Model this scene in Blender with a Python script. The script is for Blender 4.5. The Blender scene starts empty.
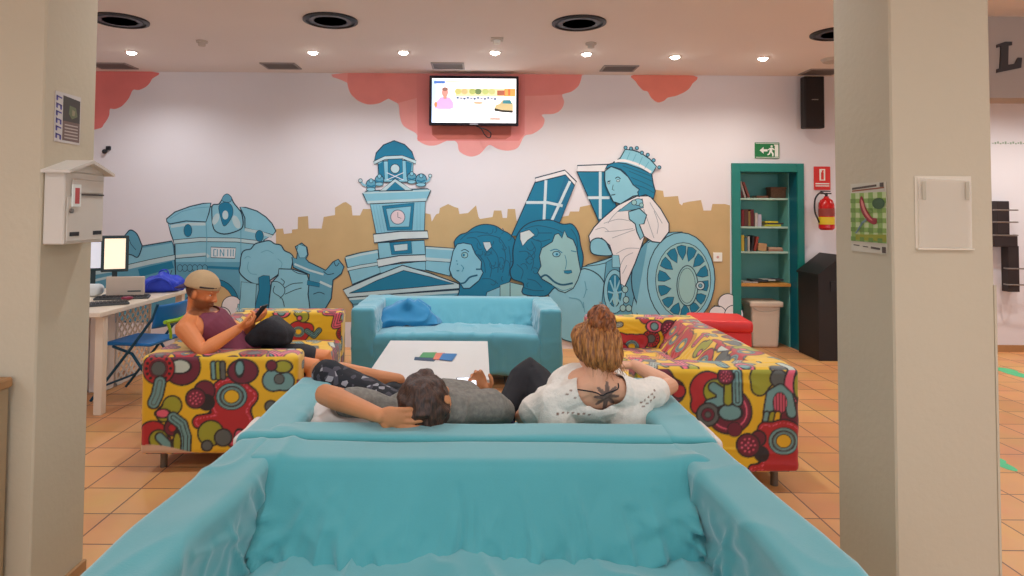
import bpy, math, random
import numpy as np
from mathutils import Vector, Matrix
C = bpy.context.scene.collection
rnd = random.Random(7)
PI = math.pi
# ------------------------------------------------------------------ camera
F = 650.0; CX, CY = 480.0, 187.3
EYE = Vector((0, 0, 1.5)); PITCH = math.radians(2.0); ROLL = math.radians(0.4)
CR = Matrix.Rotation(PI/2 + PITCH, 3, 'X') @ Matrix.Rotation(ROLL, 3, 'Z')
cam_d = bpy.data.cameras.new('camera'); cam = bpy.data.objects.new('camera', cam_d); C.objects.link(cam)
cam.matrix_world = Matrix.Translation(EYE) @ CR.to_4x4()
cam_d.sensor_width = 36; cam_d.lens = F/1024*36
cam_d.shift_x = (512-CX)/1024; cam_d.shift_y = (CY-288)/1024
cam_d.clip_start = 0.05
bpy.context.scene.camera = cam
def ray(px, py): return CR @ Vector(((px-CX)/F, -(py-CY)/F, -1.0))
def PY(px, py, Y): r = ray(px, py); return EYE + r*(Y/r.y)          # a photo point on the plane y = Y
def PXp(px, py, X): r = ray(px, py); return EYE + r*(X/r.x)
def PZ(px, py, Z): r = ray(px, py); return EYE + r*((Z-EYE.z)/r.z)
# ------------------------------------------------------------------ materials
def lin(c):
    return tuple(((v/255)/12.92 if v/255 <= .04045 else ((v/255+.055)/1.055)**2.4) for v in c)
MATS = {}
def mat(name, rgb, rough=.6, var=.06, vscale=6., bump=0., bscale=80., metal=0., emit=0., attr=None, sheen=0., spec=.5, trans=0., alpha=1.):
    if name in MATS: return MATS[name]
    m = bpy.data.materials.new(name); m.use_nodes = True; nt = m.node_tree; N = nt.nodes; L = nt.links
    b = N['Principled BSDF']; b.inputs['Roughness'].default_value = rough; b.inputs['Metallic'].default_value = metal
    b.inputs['Specular IOR Level'].default_value = spec
    if trans: b.inputs['Transmission Weight'].default_value = trans
    if alpha < 1: b.inputs['Alpha'].default_value = alpha
    if sheen: b.inputs['Sheen Weight'].default_value = sheen
    tc = N.new('ShaderNodeTexCoord')
    src = None
    if attr:
        a = N.new('ShaderNodeVertexColor'); a.layer_name = attr; src = a.outputs['Color']
    n = N.new('ShaderNodeTexNoise'); n.inputs['Scale'].default_value = vscale; n.inputs['Detail'].default_value = 4
    L.new(tc.outputs['Object'], n.inputs['Vector'])
    mx = N.new('ShaderNodeMix'); mx.data_type = 'RGBA'; mx.blend_type = 'MULTIPLY'; mx.inputs['Factor'].default_value = 1
    rp = N.new('ShaderNodeMapRange'); rp.inputs['From Min'].default_value = .3; rp.inputs['From Max'].default_value = .7
    rp.inputs['To Min'].default_value = 1-var; rp.inputs['To Max'].default_value = 1+var*.5
    L.new(n.outputs['Fac'], rp.inputs['Value'])
    if src: L.new(src, mx.inputs['A'])
    else: mx.inputs['A'].default_value = (*lin(rgb), 1)
    cb = N.new('ShaderNodeCombineColor')
    for i in range(3): L.new(rp.outputs['Result'], cb.inputs[i])
    L.new(cb.outputs['Color'], mx.inputs['B'])
    L.new(mx.outputs['Result'], b.inputs['Base Color'])
    if emit:
        b.inputs['Emission Color'].default_value = (*lin(rgb), 1); b.inputs['Emission Strength'].default_value = emit
    if bump:
        n2 = N.new('ShaderNodeTexNoise'); n2.inputs['Scale'].default_value = bscale; n2.inputs['Detail'].default_value = 3
        L.new(tc.outputs['Object'], n2.inputs['Vector'])
        bp = N.new('ShaderNodeBump'); bp.inputs['Strength'].default_value = bump; bp.inputs['Distance'].default_value = .01
        L.new(n2.outputs['Fac'], bp.inputs['Height']); L.new(bp.outputs['Normal'], b.inputs['Normal'])
    MATS[name] = m
    return m
# ------------------------------------------------------------------ mesh collector
class MB:
    def __init__(s): s.v = []; s.f = []; s.m = []; s.mats = []
    def mi(s, m):
        if m not in s.mats: s.mats.append(m)
        return s.mats.index(m)
    def add(s, vs, fs, m=None, M=None):
        o = len(s.v)
        for p in vs:
            p = Vector(p)
            s.v.append(tuple(M @ p if M else p))
        k = s.mi(m)
        for f in fs: s.f.append([i+o for i in f]); s.m.append(k)
        return s
    def box(s, lo, hi, m=None, M=None, bev=0.):
        x0, y0, z0 = lo; x1, y1, z1 = hi
        b = min(bev, abs(x1-x0)/2.1, abs(y1-y0)/2.1, abs(z1-z0)/2.1)
        if b <= 0:
            vs = [(x, y, z) for z in (z0, z1) for y in (y0, y1) for x in (x0, x1)]
            return s.add(vs, [(0,2,3,1),(4,5,7,6),(0,1,5,4),(2,6,7,3),(0,4,6,2),(1,3,7,5)], m, M)
        # chamfered box
        vs = []; ix = {}
        for a, X in enumerate((x0, x1)):
            for c, Y in enumerate((y0, y1)):
                for d, Z in enumerate((z0, z1)):
                    sx, sy, sz = (1, -1)[a]*b, (1, -1)[c]*b, (1, -1)[d]*b
                    ix[a,c,d,0] = len(vs); vs.append((X, Y+sy, Z+sz))
                    ix[a,c,d,1] = len(vs); vs.append((X+sx, Y, Z+sz))
                    ix[a,c,d,2] = len(vs); vs.append((X+sx, Y+sy, Z))
        fs = []
        for a in (0, 1):
            q = [ix[a,0,0,0], ix[a,1,0,0], ix[a,1,1,0], ix[a,0,1,0]]; fs.append(q if a else q[::-1])
            q = [ix[0,a,0,1], ix[1,a,0,1], ix[1,a,1,1], ix[0,a,1,1]]; fs.append(q[::-1] if a else q)
            q = [ix[0,0,a,2], ix[1,0,a,2], ix[1,1,a,2], ix[0,1,a,2]]; fs.append(q if a else q[::-1])
        for a in (0, 1):
            for c in (0, 1):
                w = (a+c) % 2
                q = [ix[a,c,0,0], ix[a,c,1,0], ix[a,c,1,1], ix[a,c,0,1]]; fs.append(q if w else q[::-1])
                q = [ix[a,0,c,0], ix[a,1,c,0], ix[a,1,c,2], ix[a,0,c,2]]; fs.append(q[::-1] if w else q)
                q = [ix[0,a,c,1], ix[1,a,c,1], ix[1,a,c,2], ix[0,a,c,2]]; fs.append(q if w else q[::-1])
        for a in (0, 1):
            for c in (0, 1):
                for d in (0, 1):
                    q = [ix[a,c,d,0], ix[a,c,d,1], ix[a,c,d,2]]; fs.append(q if (a+c+d) % 2 else q[::-1])
        return s.add(vs, fs, m, M)
    def tube(s, pts, rad, m=None, n=10, M=None, caps=True, round_ends=False):
        pts = [Vector(p) for p in pts]
        if not hasattr(rad, '__len__'): rad = [rad]*len(pts)
        P, R = [], []
        if round_ends:
            d = (pts[1]-pts[0]).normalized()
            for a in (85, 60, 35): P.append(pts[0]-d*rad[0]*math.sin(math.radians(a))); R.append(rad[0]*math.cos(math.radians(a)))
            P += pts; R += list(rad)
            d = (pts[-1]-pts[-2]).normalized()
            for a in (35, 60, 85): P.append(pts[-1]+d*rad[-1]*math.sin(math.radians(a))); R.append(rad[-1]*math.cos(math.radians(a)))
        else: P, R = pts, list(rad)
        vs = []; up = None
        for i, p in enumerate(P):
            t = (P[min(i+1, len(P)-1)] - P[max(i-1, 0)])
            if t.length < 1e-9: t = Vector((0,0,1))
            t.normalize()
            if up is None: up = t.orthogonal().normalized()
            up = (up - t*up.dot(t)); up = up.normalized() if up.length > 1e-6 else t.orthogonal().normalized()
            w = t.cross(up)
            for k in range(n):
                a = 2*PI*k/n; vs.append(p + (up*math.cos(a)+w*math.sin(a))*R[i])
        fs = []
        for i in range(len(P)-1):
            for k in range(n):
                fs.append((i*n+k, i*n+(k+1) % n, (i+1)*n+(k+1) % n, (i+1)*n+k))
        if caps: fs.append(tuple(range(n))[::-1]); fs.append(tuple((len(P)-1)*n+k for k in range(n)))
        return s.add(vs, fs, m, M)
    def ball(s, c, r, m=None, R=None, n=16, k=10):
        c = Vector(c); r = r if hasattr(r, '__len__') else (r, r, r)
        vs = []
        for i in range(k+1):
            a = PI*i/k
            for j in range(n):
                b = 2*PI*j/n
                q = Vector((r[0]*math.sin(a)*math.cos(b), r[1]*math.sin(a)*math.sin(b), r[2]*math.cos(a)))
                vs.append(c + (R @ q if R else q))
        fs = []
        for i in range(k):
            for j in range(n):
                f = (i*n+j, (i+1)*n+j, (i+1)*n+(j+1) % n, i*n+(j+1) % n); fs.append(f)
        return s.add(vs, fs, m)
    def lathe(s, prof, m=None, n=32, M=None, c=(0,0,0)):
        vs = []; c = Vector(c)
        for r, z in prof:
            for k in range(n):
                a = 2*PI*k/n; vs.append(c+Vector((r*math.cos(a), r*math.sin(a), z)))
        fs = []
        for i in range(len(prof)-1):
            for k in range(n): fs.append((i*n+k, i*n+(k+1) % n, (i+1)*n+(k+1) % n, (i+1)*n+k))
        fs.append(tuple(range(n))[::-1]); fs.append(tuple((len(prof)-1)*n+k for k in range(n)))
        return s.add(vs, fs, m, M)
    def prism(s, poly, fn, depth, m=None):
        """poly 2d -> fn(a,b,t) world for t = 0 and depth"""
        n = len(poly)
        vs = [fn(a, b, 0) for a, b in poly]+[fn(a, b, depth) for a, b in poly]
        fs = [tuple(range(n))[::-1], tuple(range(n, 2*n))]+[(i, (i+1) % n, n+(i+1) % n, n+i) for i in range(n)]
        return s.add(vs, fs, m)
    def mesh(s, name):
        me = bpy.data.meshes.new(name); me.from_pydata(s.v, [], s.f)
        for m in s.mats:
            if m: me.materials.append(m)
        if len(s.mats) > 1: me.polygons.foreach_set('material_index', s.m)
        return me
    def build(s, name, parent=None, smooth=False, origin=None, fix=True):
        me = s.mesh(name)
        if fix:
            import bmesh
            bm = bmesh.new(); bm.from_mesh(me); bmesh.ops.remove_doubles(bm, verts=bm.verts, dist=1e-6); bmesh.ops.recalc_face_normals(bm, faces=bm.faces); bm.to_mesh(me); bm.free()
        if origin is not None: me.transform(Matrix.Translation(-Vector(origin)))
        o = bpy.data.objects.new(name, me); C.objects.link(o)
        if origin is not None: o.location = origin
        if parent: o.parent = parent
        if smooth:
            me.polygons.foreach_set('use_smooth', [True]*len(me.polygons))
            if smooth != 'all': me.set_sharp_from_angle(angle=math.radians(40))
        return o
def tag(o, label=None, cat=None, group=None, kind=None):
    if label: o['label'] = label
    if cat: o['category'] = cat
    if group: o['group'] = group
    if kind: o['kind'] = kind
    return o
def thing(name, label, cat, loc=(0,0,0), rz=0, group=None):
    o = bpy.data.objects.new(name, None); C.objects.link(o); o.location = loc; o.rotation_euler = (0, 0, rz)
    o.empty_display_size = .1
    return tag(o, label, cat, group)
def dup(o, parent=None):
    c = o.copy(); C.objects.link(c); c.parent = parent
    for ch in list(o.children): dup(ch, c)
    return c
def struct(o): o['kind'] = 'structure'; return o
# ------------------------------------------------------------------ numpy soft shapes
def vnoise(p, f, seed=0):
    p = np.asarray(p, float)*f
    i = np.floor(p).astype(np.int64); t = p-i; t = t*t*(3-2*t)
    def h(a, b, c):
        n = (a*374761393 + b*668265263 + c*2147483647 + seed*1274126177) & 0xffffffff
        n = ((n ^ (n >> 13))*1274126177) & 0xffffffff
        n = n ^ (n >> 16)
        return (n & 0xffff)/65535.
    r = 0
    for a in (0, 1):
        for b in (0, 1):
            for c in (0, 1):
                w = (t[:,0] if a else 1-t[:,0])*(t[:,1] if b else 1-t[:,1])*(t[:,2] if c else 1-t[:,2])
                r = r + w*h(i[:,0]+a, i[:,1]+b, i[:,2]+c)
    return r*2-1
def ridge(p, f, seed): return 1-np.abs(vnoise(p, f, seed))*2
def ss(x, a, b): t = np.clip((x-a)/(b-a), 0, 1); return t*t*(3-2*t)
def rbox(lo, hi, r, step):
    lo = np.array(lo, float); hi = np.array(hi, float); s = hi-lo
    n = np.maximum(np.round(s/step).astype(int), 2)
    idx = -np.ones(n+1, int); pts = []
    I, J, K = np.meshgrid(*[np.arange(k+1) for k in n], indexing='ij')
    surf = (I == 0) | (I == n[0]) | (J == 0) | (J == n[1]) | (K == 0) | (K == n[2])
    idx[surf] = np.arange(surf.sum())
    p = np.stack([I[surf], J[surf], K[surf]], 1)/n*s+lo
    fs = []
    def quads(A, flip):
        q = np.stack([A[:-1,:-1], A[1:,:-1], A[1:,1:], A[:-1,1:]], -1).reshape(-1, 4)
        fs.append(q[:, ::-1] if flip else q)
    quads(idx[0], True); quads(idx[-1], False)
    quads(idx[:, 0], False); quads(idx[:, -1], True)
    quads(idx[:, :, 0], True); quads(idx[:, :, -1], False)
    c = np.clip(p, lo+r, hi-r); d = p-c; L = np.linalg.norm(d, axis=1, keepdims=True); L[L == 0] = 1
    nrm = d/L
    return c+nrm*r, nrm, np.concatenate(fs)
def soft(name, parts, m, parent=None, color=None, loc=None):
    """parts: list of (lo,hi,r,step,deform)"""
    V = []; Fc = []; CO = []; o = 0
    for lo, hi, r, step, df in parts:
        p, n, f = rbox(lo, hi, r, step)
        if color is not None: CO.append(color(p, n))
        if df is not None: p = df(p.copy(), n)
        V.append(p); Fc.append(f+o); o += len(p)
    V = np.concatenate(V); Fc = np.concatenate(Fc)
    me = bpy.data.meshes.new(name)
    me.from_pydata(V.tolist(), [], Fc.tolist())
    me.polygons.foreach_set('use_smooth', [True]*len(me.polygons))
    if color is not None:
        ca = me.color_attributes.new('Col', 'FLOAT_COLOR', 'POINT')
        c4 = np.ones((len(V), 4)); c4[:, :3] = np.concatenate(CO); ca.data.foreach_set('color', c4.ravel())
    me.materials.append(m); me.update()
    ob = bpy.data.objects.new(name, me); C.objects.link(ob)
    if parent: ob.parent = parent
    if loc: ob.location = loc
    return ob
# ================================================================== ROOM
WY = 7.12; H = 3.0; NX0, NX1, NZ1 = 2.86, 3.47, 1.93
m_wall = mat('white_wall_paint', (226, 222, 226), .75, .02, 1.5, .05, 60)
m_ceil = mat('ceiling_paint', (236, 226, 222), .8, .02, 1.2)
m_pil = mat('pillar_cream_paint', (200, 186, 160), .75, .03, 2., .12, 40)
m_woodtrim = mat('wood_trim', (176, 130, 84), .5, .15, 8, .1, 60)
def tile_floor():
    m = bpy.data.materials.new('terracotta_tiles'); m.use_nodes = True; nt = m.node_tree; N = nt.nodes; L = nt.links; b = N['Principled BSDF']
    g = N.new('ShaderNodeNewGeometry'); mp = N.new('ShaderNodeMapping'); mp.inputs['Location'].default_value = (1.80, -2.95, 0)
    L.new(g.outputs['Position'], mp.inputs['Vector'])
    br = N.new('ShaderNodeTexBrick'); br.offset = 0; br.squash = 1
    br.inputs['Scale'].default_value = 1; br.inputs['Brick Width'].default_value = .29; br.inputs['Row Height'].default_value = .29
    br.inputs['Mortar Size'].default_value = .0042; br.inputs['Mortar Smooth'].default_value = .1; br.inputs['Bias'].default_value = 0
    br.inputs['Color1'].default_value = (*lin((226, 162, 96)), 1); br.inputs['Color2'].default_value = (*lin((208, 142, 80)), 1)
    br.inputs['Mortar'].default_value = (*lin((120, 84, 62)), 1)
    L.new(mp.outputs['Vector'], br.inputs['Vector'])
    n = N.new('ShaderNodeTexNoise'); n.inputs['Scale'].default_value = 3.; n.inputs['Detail'].default_value = 6; L.new(g.outputs['Position'], n.inputs['Vector'])
    mx = N.new('ShaderNodeMix'); mx.data_type = 'RGBA'; mx.blend_type = 'OVERLAY'; mx.inputs['Factor'].default_value = .28
    L.new(br.outputs['Color'], mx.inputs['A']); L.new(n.outputs['Color'], mx.inputs['B'])
    hs = N.new('ShaderNodeHueSaturation'); hs.inputs['Saturation'].default_value = .95; L.new(mx.outputs['Result'], hs.inputs['Color'])
    L.new(hs.outputs['Color'], b.inputs['Base Color'])
    b.inputs['Roughness'].default_value = .38; b.inputs['Specular IOR Level'].default_value = .4
    bp = N.new('ShaderNodeBump'); bp.inputs['Strength'].default_value = .4; bp.inputs['Distance'].default_value = .003; bp.invert = True
    L.new(br.outputs['Fac'], bp.inputs['Height']); L.new(bp.outputs['Normal'], b.inputs['Normal'])
    return m
m_floor = tile_floor()
XL, XR, YR = -4.9, 8.0, -3.2
struct(MB().box((XL-.2, YR-.2, -.1), (XR+.2, WY+.7, 0), m_floor).build('floor'))
struct(MB().box((XL-.2, YR-.2, H), (XR+.2, WY+.7, H+.12), m_ceil).build('ceiling'))
wb = MB()
wb.box((XL-.2, WY, 0), (NX0-.05, WY+.6, H), m_wall); wb.box((NX1+.05, WY, 0), (XR+.2, WY+.6, H), m_wall)
wb.box((NX0-.05, WY, NZ1+.05), (NX1+.05, WY+.6, H), m_wall); wb.box((NX0-.05, WY+.5, 0), (NX1+.05, WY+.6, NZ1+.05), m_wall)
wall_back = struct(wb.build('wall_back', fix=False))
struct(MB().box((XL-.2, YR, 0), (XL, WY, H), m_wall).build('wall_left'))
struct(MB().box((XR, YR, 0), (XR+.2, WY, H), m_wall).build('wall_right'))
wr = MB()
wr.box((XL-.2, YR-.2, 0), (XR+.2, YR, .8), m_wall); wr.box((XL-.2, YR-.2, 2.7), (XR+.2, YR, H), m_wall)
for x0, x1 in ((XL-.2, -3.6), (-.6, .4), (3.4, 4.2), (7.2, XR+.2)): wr.box((x0, YR-.2, .8), (x1, YR, 2.7), m_wall)
struct(wr.build('wall_rear', fix=False))
m_frame = mat('window_frame_white', (230, 230, 228), .4)
for wi, (x0, x1) in enumerate(((-3.6, -.6), (.4, 3.4), (4.2, 7.2))):
    w = MB()
    for a, b_ in (((x0, .8), (x1, .86)), ((x0, 2.64), (x1, 2.7)), ((x0, .86), (x0+.06, 2.64)), ((x1-.06, .86), (x1, 2.64)), (((x0+x1)/2-.03, .86), ((x0+x1)/2+.03, 2.64))):
        w.box((a[0], YR-.14, a[1]), (b_[0], YR-.06, b_[1]), m_frame)
    struct(w.build('window_%d' % (wi+1)))
# pillars
PLX = PXp(84, 400, -1.65).x
def pillar(name, x0, x1, y0, y1, m):
    return struct(MB().box((x0, y0, 0), (x1, y1, H), m, bev=.006).build(name))
LP0, LP1 = 2.37, 2.69
pillar('wall_left_pillar', -2.12, -1.60, LP0, LP1, m_pil)
pillar('wall_right_pillar', 1.445, 1.80, 2.28, 2.645, m_pil)
struct(MB().box((-1.60, LP0, 0), (-1.585, LP1, .075), m_woodtrim, bev=.003).build('baseboard_left_pillar'))
struct(MB().box((3.72, WY-.016, 0), (XR, WY, .075), m_woodtrim, bev=.003).build('baseboard_back'))
# soffit with the letter
SY = 4.9
m_soff = mat('soffit_grey_paint', (176, 164, 156), .8, .03, 2)
z_sf = PY(1010, 98, SY).z
struct(MB().box((3.55, SY, z_sf), (XR, SY+.25, H), m_soff).build('trim_1'))

# ================================================================== MURAL (paint on the back wall)
cL = (132, 194, 214); cM = (92, 160, 186); cT = (18, 122, 158); cD = (22, 92, 122); cP = (184, 212, 218); cW = (228, 227, 230); cTan = (198, 170, 122)
cO = (26, 58, 78); cPk = (240, 152, 146); cG = (148, 196, 200)
def pm(c): return mat('mural_paint_%02x%02x%02x' % c, c, .75, .05, 5)
class Mural:
    K = [0]
    def __init__(s): s.b = MB()
    def w(s, x, y, l): p = PY(x, y, WY); return (p.x, WY-.0006-.00006*l, p.z)
    def poly(s, pts, c, ow=0, oc=cO, curve=False, off=None, sc=1, layer=None):
        if off: pts = [(off[0]+x/sc, off[1]+y/sc) for x, y in pts]
        if curve: pts = smooth(pts, True)
        s.K[0] += 1; l = s.K[0]
        s.b.add([s.w(x, y, l) for x, y in pts], [tuple(range(len(pts)))], pm(c))
        if ow: s.stroke(pts+[pts[0]], ow, oc)
        return s
    def stroke(s, pts, wd, c, off=None, sc=1, curve=False):
        if off: pts = [(off[0]+x/sc, off[1]+y/sc) for x, y in pts]
        if curve: pts = smooth(pts, False)
        s.K[0] += 1; l = s.K[0]; V = []; n = len(pts)
        closed = (abs(pts[0][0]-pts[-1][0])+abs(pts[0][1]-pts[-1][1])) < 1e-6
        for i, p in enumerate(pts):
            if closed and i in (0, n-1): a, b = pts[n-2], pts[1]
            else: a = pts[max(i-1, 0)]; b = pts[min(i+1, n-1)]
            dx, dy = b[0]-a[0], b[1]-a[1]; L = math.hypot(dx, dy) or 1
            nx, ny = -dy/L*wd/2, dx/L*wd/2
            V += [s.w(p[0]+nx, p[1]+ny, l), s.w(p[0]-nx, p[1]-ny, l)]
        s.b.add(V, [(2*i, 2*i+1, 2*i+3, 2*i+2) for i in range(n-1)], pm(c)); return s
    def ell(s, cx, cy, rx, ry, c, ow=0, oc=cO, off=None, sc=1, rot=0, n=28):
        if off: cx, cy, rx, ry = off[0]+cx/sc, off[1]+cy/sc, rx/sc, ry/sc
        cr, sr = math.cos(rot), math.sin(rot)
        pts = [(cx+rx*math.cos(a)*cr-ry*math.sin(a)*sr, cy+rx*math.cos(a)*sr+ry*math.sin(a)*cr) for a in [2*PI*i/n for i in range(n)]]
        return s.poly(pts, c, ow, oc)
    def done(s, name, label):
        o = s.b.build(name, wall_back, fix=False); o['label'] = label
        # every face must look into the room
        me = o.data; me.update()
        bad = [p.index for p in me.polygons if p.normal.y > 0]
        if bad:
            import bmesh
            bm = bmesh.new(); bm.from_mesh(me); bm.faces.ensure_lookup_table()
            bmesh.ops.reverse_faces(bm, faces=[bm.faces[i] for i in bad]); bm.to_mesh(me); bm.free()
        return o
def smooth(pts, closed, k=4):
    n = len(pts); out = []
    for i in range(n if closed else n-1):
        p0 = pts[(i-1) % n] if closed or i > 0 else pts[0]; p1 = pts[i]; p2 = pts[(i+1) % n]
        p3 = pts[(i+2) % n] if closed or i+2 < n else pts[-1]
        for j in range(k):
            t = j/k; o = []
            for a in range(len(p1)):
                o.append(.5*((2*p1[a])+(-p0[a]+p2[a])*t+(2*p0[a]-5*p1[a]+4*p2[a]-p3[a])*t*t+(-p0[a]+3*p1[a]-3*p2[a]+p3[a])*t**3))
            out.append(tuple(o))
    if not closed: out.append(pts[-1])
    return out
BOT = 322
# skyline
sk = Mural()
sk.poly([(276,BOT),(276,229),(283,228.5),(284,234),(292,233),(292,229.6),(297.7,229),(298,217),(308,216),(308.7,228.5),(321.7,228.5),(323.7,217),(335,215),(335,207.7),(343.5,202.5),(346,202),(351.5,206),(352.5,215.4),(360,215.4),(363,209),(380,209),(425.8,213.3),(430.6,214.4),(431.7,221.7),(436,214.4),(439,213.3),(440,208),(448,204),(454.6,207),(458.2,208),(459.5,214),(468,213),(476,205.4),(478.5,217),(480,219),(492.5,217),(494,210.5),(501.4,210.5),(502.7,218),(507,218),(507.7,209),(515,209),(516.6,220.6),(540,222),(562.5,216.7),(568.7,215.6),(570,211.5),(579,211.5),(580,207),(589.6,205),(620,200),(654,189.5),(663,190.8),(664,197),(678,196),(679.4,203.5),(682,205.4),(683,203),(689.5,201.6),(701,200),(703.5,210.5),(711,210.5),(712.4,204),(725,204),(730,205.4),(730,BOT)], cTan)
sk.poly([(218,BOT),(218,275),(246,275),(246,BOT)], cTan)
sk.done('painted_skyline', 'tan painted city skyline silhouette')
# clouds
cl = Mural()
cl.poly([(60,72.5),(153,71.8),(152,79),(147,86),(139,90),(133,90),(129,98),(122,106),(115,109),(110,109),(109,116),(104,124),(97,129),(60,131)], (232,128,124), curve=True)
cl.done('painted_cloud', 'coral cloud painted in the left corner')
cl = Mural(); O3 = ((330,60), 3.938)
cl.poly([(70,50),(68,90),(80,130),(110,160),(150,175),(195,170),(230,152),(265,170),(272,190),(275,220),(290,260),(340,290),(345,315),(380,335),(420,335),(470,315),(500,325),(510,360),(550,380),(590,370),(625,335),(660,350),(700,357),(740,345),(765,300),(800,290),(835,265),(845,235),(835,215),(880,212),(910,195),(922,165),(915,135),(950,125),(980,100),(992,60),(988,50)], (242,165,160), curve=True, off=O3[0], sc=O3[1])
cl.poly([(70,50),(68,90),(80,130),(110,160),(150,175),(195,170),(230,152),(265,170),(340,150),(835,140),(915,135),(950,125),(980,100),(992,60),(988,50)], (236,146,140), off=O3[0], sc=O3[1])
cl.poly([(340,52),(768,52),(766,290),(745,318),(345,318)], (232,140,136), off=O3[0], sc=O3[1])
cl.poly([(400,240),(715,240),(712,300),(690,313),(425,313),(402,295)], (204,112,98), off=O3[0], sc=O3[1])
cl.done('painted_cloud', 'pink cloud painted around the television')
cl = Mural()
cl.poly([(295,58),(298,85),(325,118),(345,125),(360,150),(385,167),(410,160),(425,148),(460,140),(500,120),(520,95),(527,62)], (238,140,124), curve=True, off=(560,60), sc=3.938)
cl.done('painted_cloud', 'small coral cloud painted right of the television')
# gate
g = Mural(); w_ = 1.15
g.poly([(60,BOT),(60,266),(104,258),(126,250),(142,246),(172,241),(174,246),(178,BOT)], cM, w_)
g.poly([(100,262),(125,252),(142,248),(172,243),(174,256),(140,263),(100,272)], cL)
g.stroke([(60,278),(124,268),(150,262),(176,257)], 4.5, cP); g.stroke([(60,276),(124,265.5),(150,259.5),(176,254.5)], .7, cO)
g.poly([(138,269),(172,261),(174,268),(140,277)], cT)
for x in (66, 88): g.stroke([(x,282),(x+26,276)], 2.4, cP)
g.stroke([(140,280),(152,300)], .7, cO); g.stroke([(172,270),(164,292)], .7, cO)
g.poly([(124,252),(123,240),(127,233),(131,230),(137,234),(141,243),(142,247),(138,257),(132,255)], cM, w_, curve=True)
g.stroke([(128,236),(131,244),(136,250)], .6, cO)
g.poly([(168,223),(213,206),(240,210),(274,234),(264,240),(264,BOT),(177,BOT),(175,245),(171,234)], cL, w_)
g.poly([(176,262),(240,262),(240,320),(178,320)], cM)
g.poly([(167,222),(166.5,219),(175,212),(190,206.5),(203,203.5),(211,203),(209,213),(206,222),(186,221),(170,224)], cL, w_)
g.stroke([(170,218.5),(182,211.5),(196,208),(209,207)], .6, cM)
g.poly([(240,207),(246,207.5),(257,211),(266,217),(272,223.5),(276,231),(273,235),(258,231),(245,228),(245,218)], cL, w_)
g.stroke([(171,226.5),(188,224),(206,224)], 3, cP); g.stroke([(245,229.5),(258,232),(272,236.5)], 3, cP)
g.stroke([(174,242),(200,239.5),(236,240),(262,243)], 3.6, cP); g.stroke([(174,244),(200,241.6),(236,242),(262,245)], .7, cO); g.stroke([(174,239.8),(200,237.5),(236,238),(262,241)], .6, cO)
g.stroke([(176,256.5),(206,254),(209,257)], 3, cP); g.stroke([(176,258.5),(206,256)], .7, cO)
g.stroke([(206,222),(207,238),(206,262)], .8, cM); g.stroke([(241,228),(241,262)], .8, cM)
g.ell(188,230.5,4,6.2,cT,.5); g.ell(259.5,236,4,5.6,cT,.5)
g.poly([(211,247),(236,248),(235,258.5),(211,257.5)], (214,224,228), .7)
for i, x in enumerate((214, 217.5, 220.5, 224, 228, 231, 233.5)):
    g.stroke([(x,249.3),(x-.2,256.3)], 1., cM)
g.stroke([(220.5,249.3),(223.8,256)], .8, cM); g.stroke([(214,249.5),(216.4,249.5)], .8, cM); g.stroke([(214,256),(216.4,256)], .8, cM)
g.stroke([(206,267),(240,268.5)], 2.6, cT)
for x in range(180, 206, 5): g.ell(x,268,2.6,3.4,cM,.5)
# crest
g.poly([(212,212),(213,205),(219,204),(223,198),(226,195),(231,197.5),(234,203),(238,208),(242,214),(243,226),(237,231),(224,234),(214,229)], cL, w_, curve=True)
g.poly([(219,206),(226,202),(232,206),(233,214),(229,222),(224,226),(221,218)], cT, .5, curve=True)
g.ell(225.5,215,3,4.5,cP); g.ell(216,219,3,6,cP,rot=.4); g.ell(236.5,222,3.4,7,cP,rot=-.4)
g.poly([(222,200),(224,195.5),(228,194),(232,198),(230,202),(225,202)], cM, .6, curve=True)
# arch
arch = [(214+25*math.cos(a), 304-25*math.sin(a)) for a in [PI*i/16 for i in range(17)]]
g.poly([(189,BOT)]+arch[::-1]+[(239,BOT)], cT, .7)
arch = [(213+21*math.cos(a), 305-21*math.sin(a)) for a in [PI*i/16 for i in range(17)]]
g.poly([(192,BOT)]+arch[::-1]+[(234,BOT)], cTan, .5)
g.ell(232,306,10,10,cW,.8); g.ell(222,316,9,9,cW,.8)
g.poly([(238,304),(256,304),(258,BOT),(236,BOT)], cL, .6); g.stroke([(236,309),(258,309)], 2.5, cP)
# fountain tree in front
O = dict(off=(230,190), sc=4.8)
g.poly([(60,300),(75,288),(100,283),(120,260),(150,250),(190,243),(215,258),(245,265),(262,290),(292,305),(305,325),(300,352),(288,385),(245,378),(232,405),(195,432),(180,442),(132,452),(95,440),(62,415),(45,390),(50,362),(52,330)], cL, w_, curve=True, **O)
for q in ([(90,345),(85,375),(100,400),(130,405)], [(150,300),(180,290),(210,305)], [(230,330),(250,350),(245,375)], [(70,330),(85,318),(100,325)]): g.stroke(q, .6, cM, curve=True, **O)
g.poly([(138,420),(160,410),(190,412),(195,470),(188,515),(196,600),(115,600),(130,520),(140,480)], cT, .6, **O)
g.poly([(55,440),(128,450),(120,600),(40,600),(50,520)], cL, .6, **O)
g.poly([(235,378),(300,380),(370,402),(382,440),(375,500),(388,600),(185,600),(190,520),(200,445),(232,410)], cL, w_, **O)
g.poly([(305,372),(298,322),(320,330),(325,300),(314,272),(345,254),(370,275),(376,310),(365,330),(378,345),(460,385),(495,345),(520,332),(548,368),(535,402),(495,432),(487,520),(440,600),(388,600),(376,500),(382,405)], cM, w_, **O)
g.poly([(330,260),(366,272),(372,308),(360,325),(335,325),(322,290)], cL, .5, **O)
g.poly([(372,432),(432,447),(430,466),(370,455)], cT, .4, **O)
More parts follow.
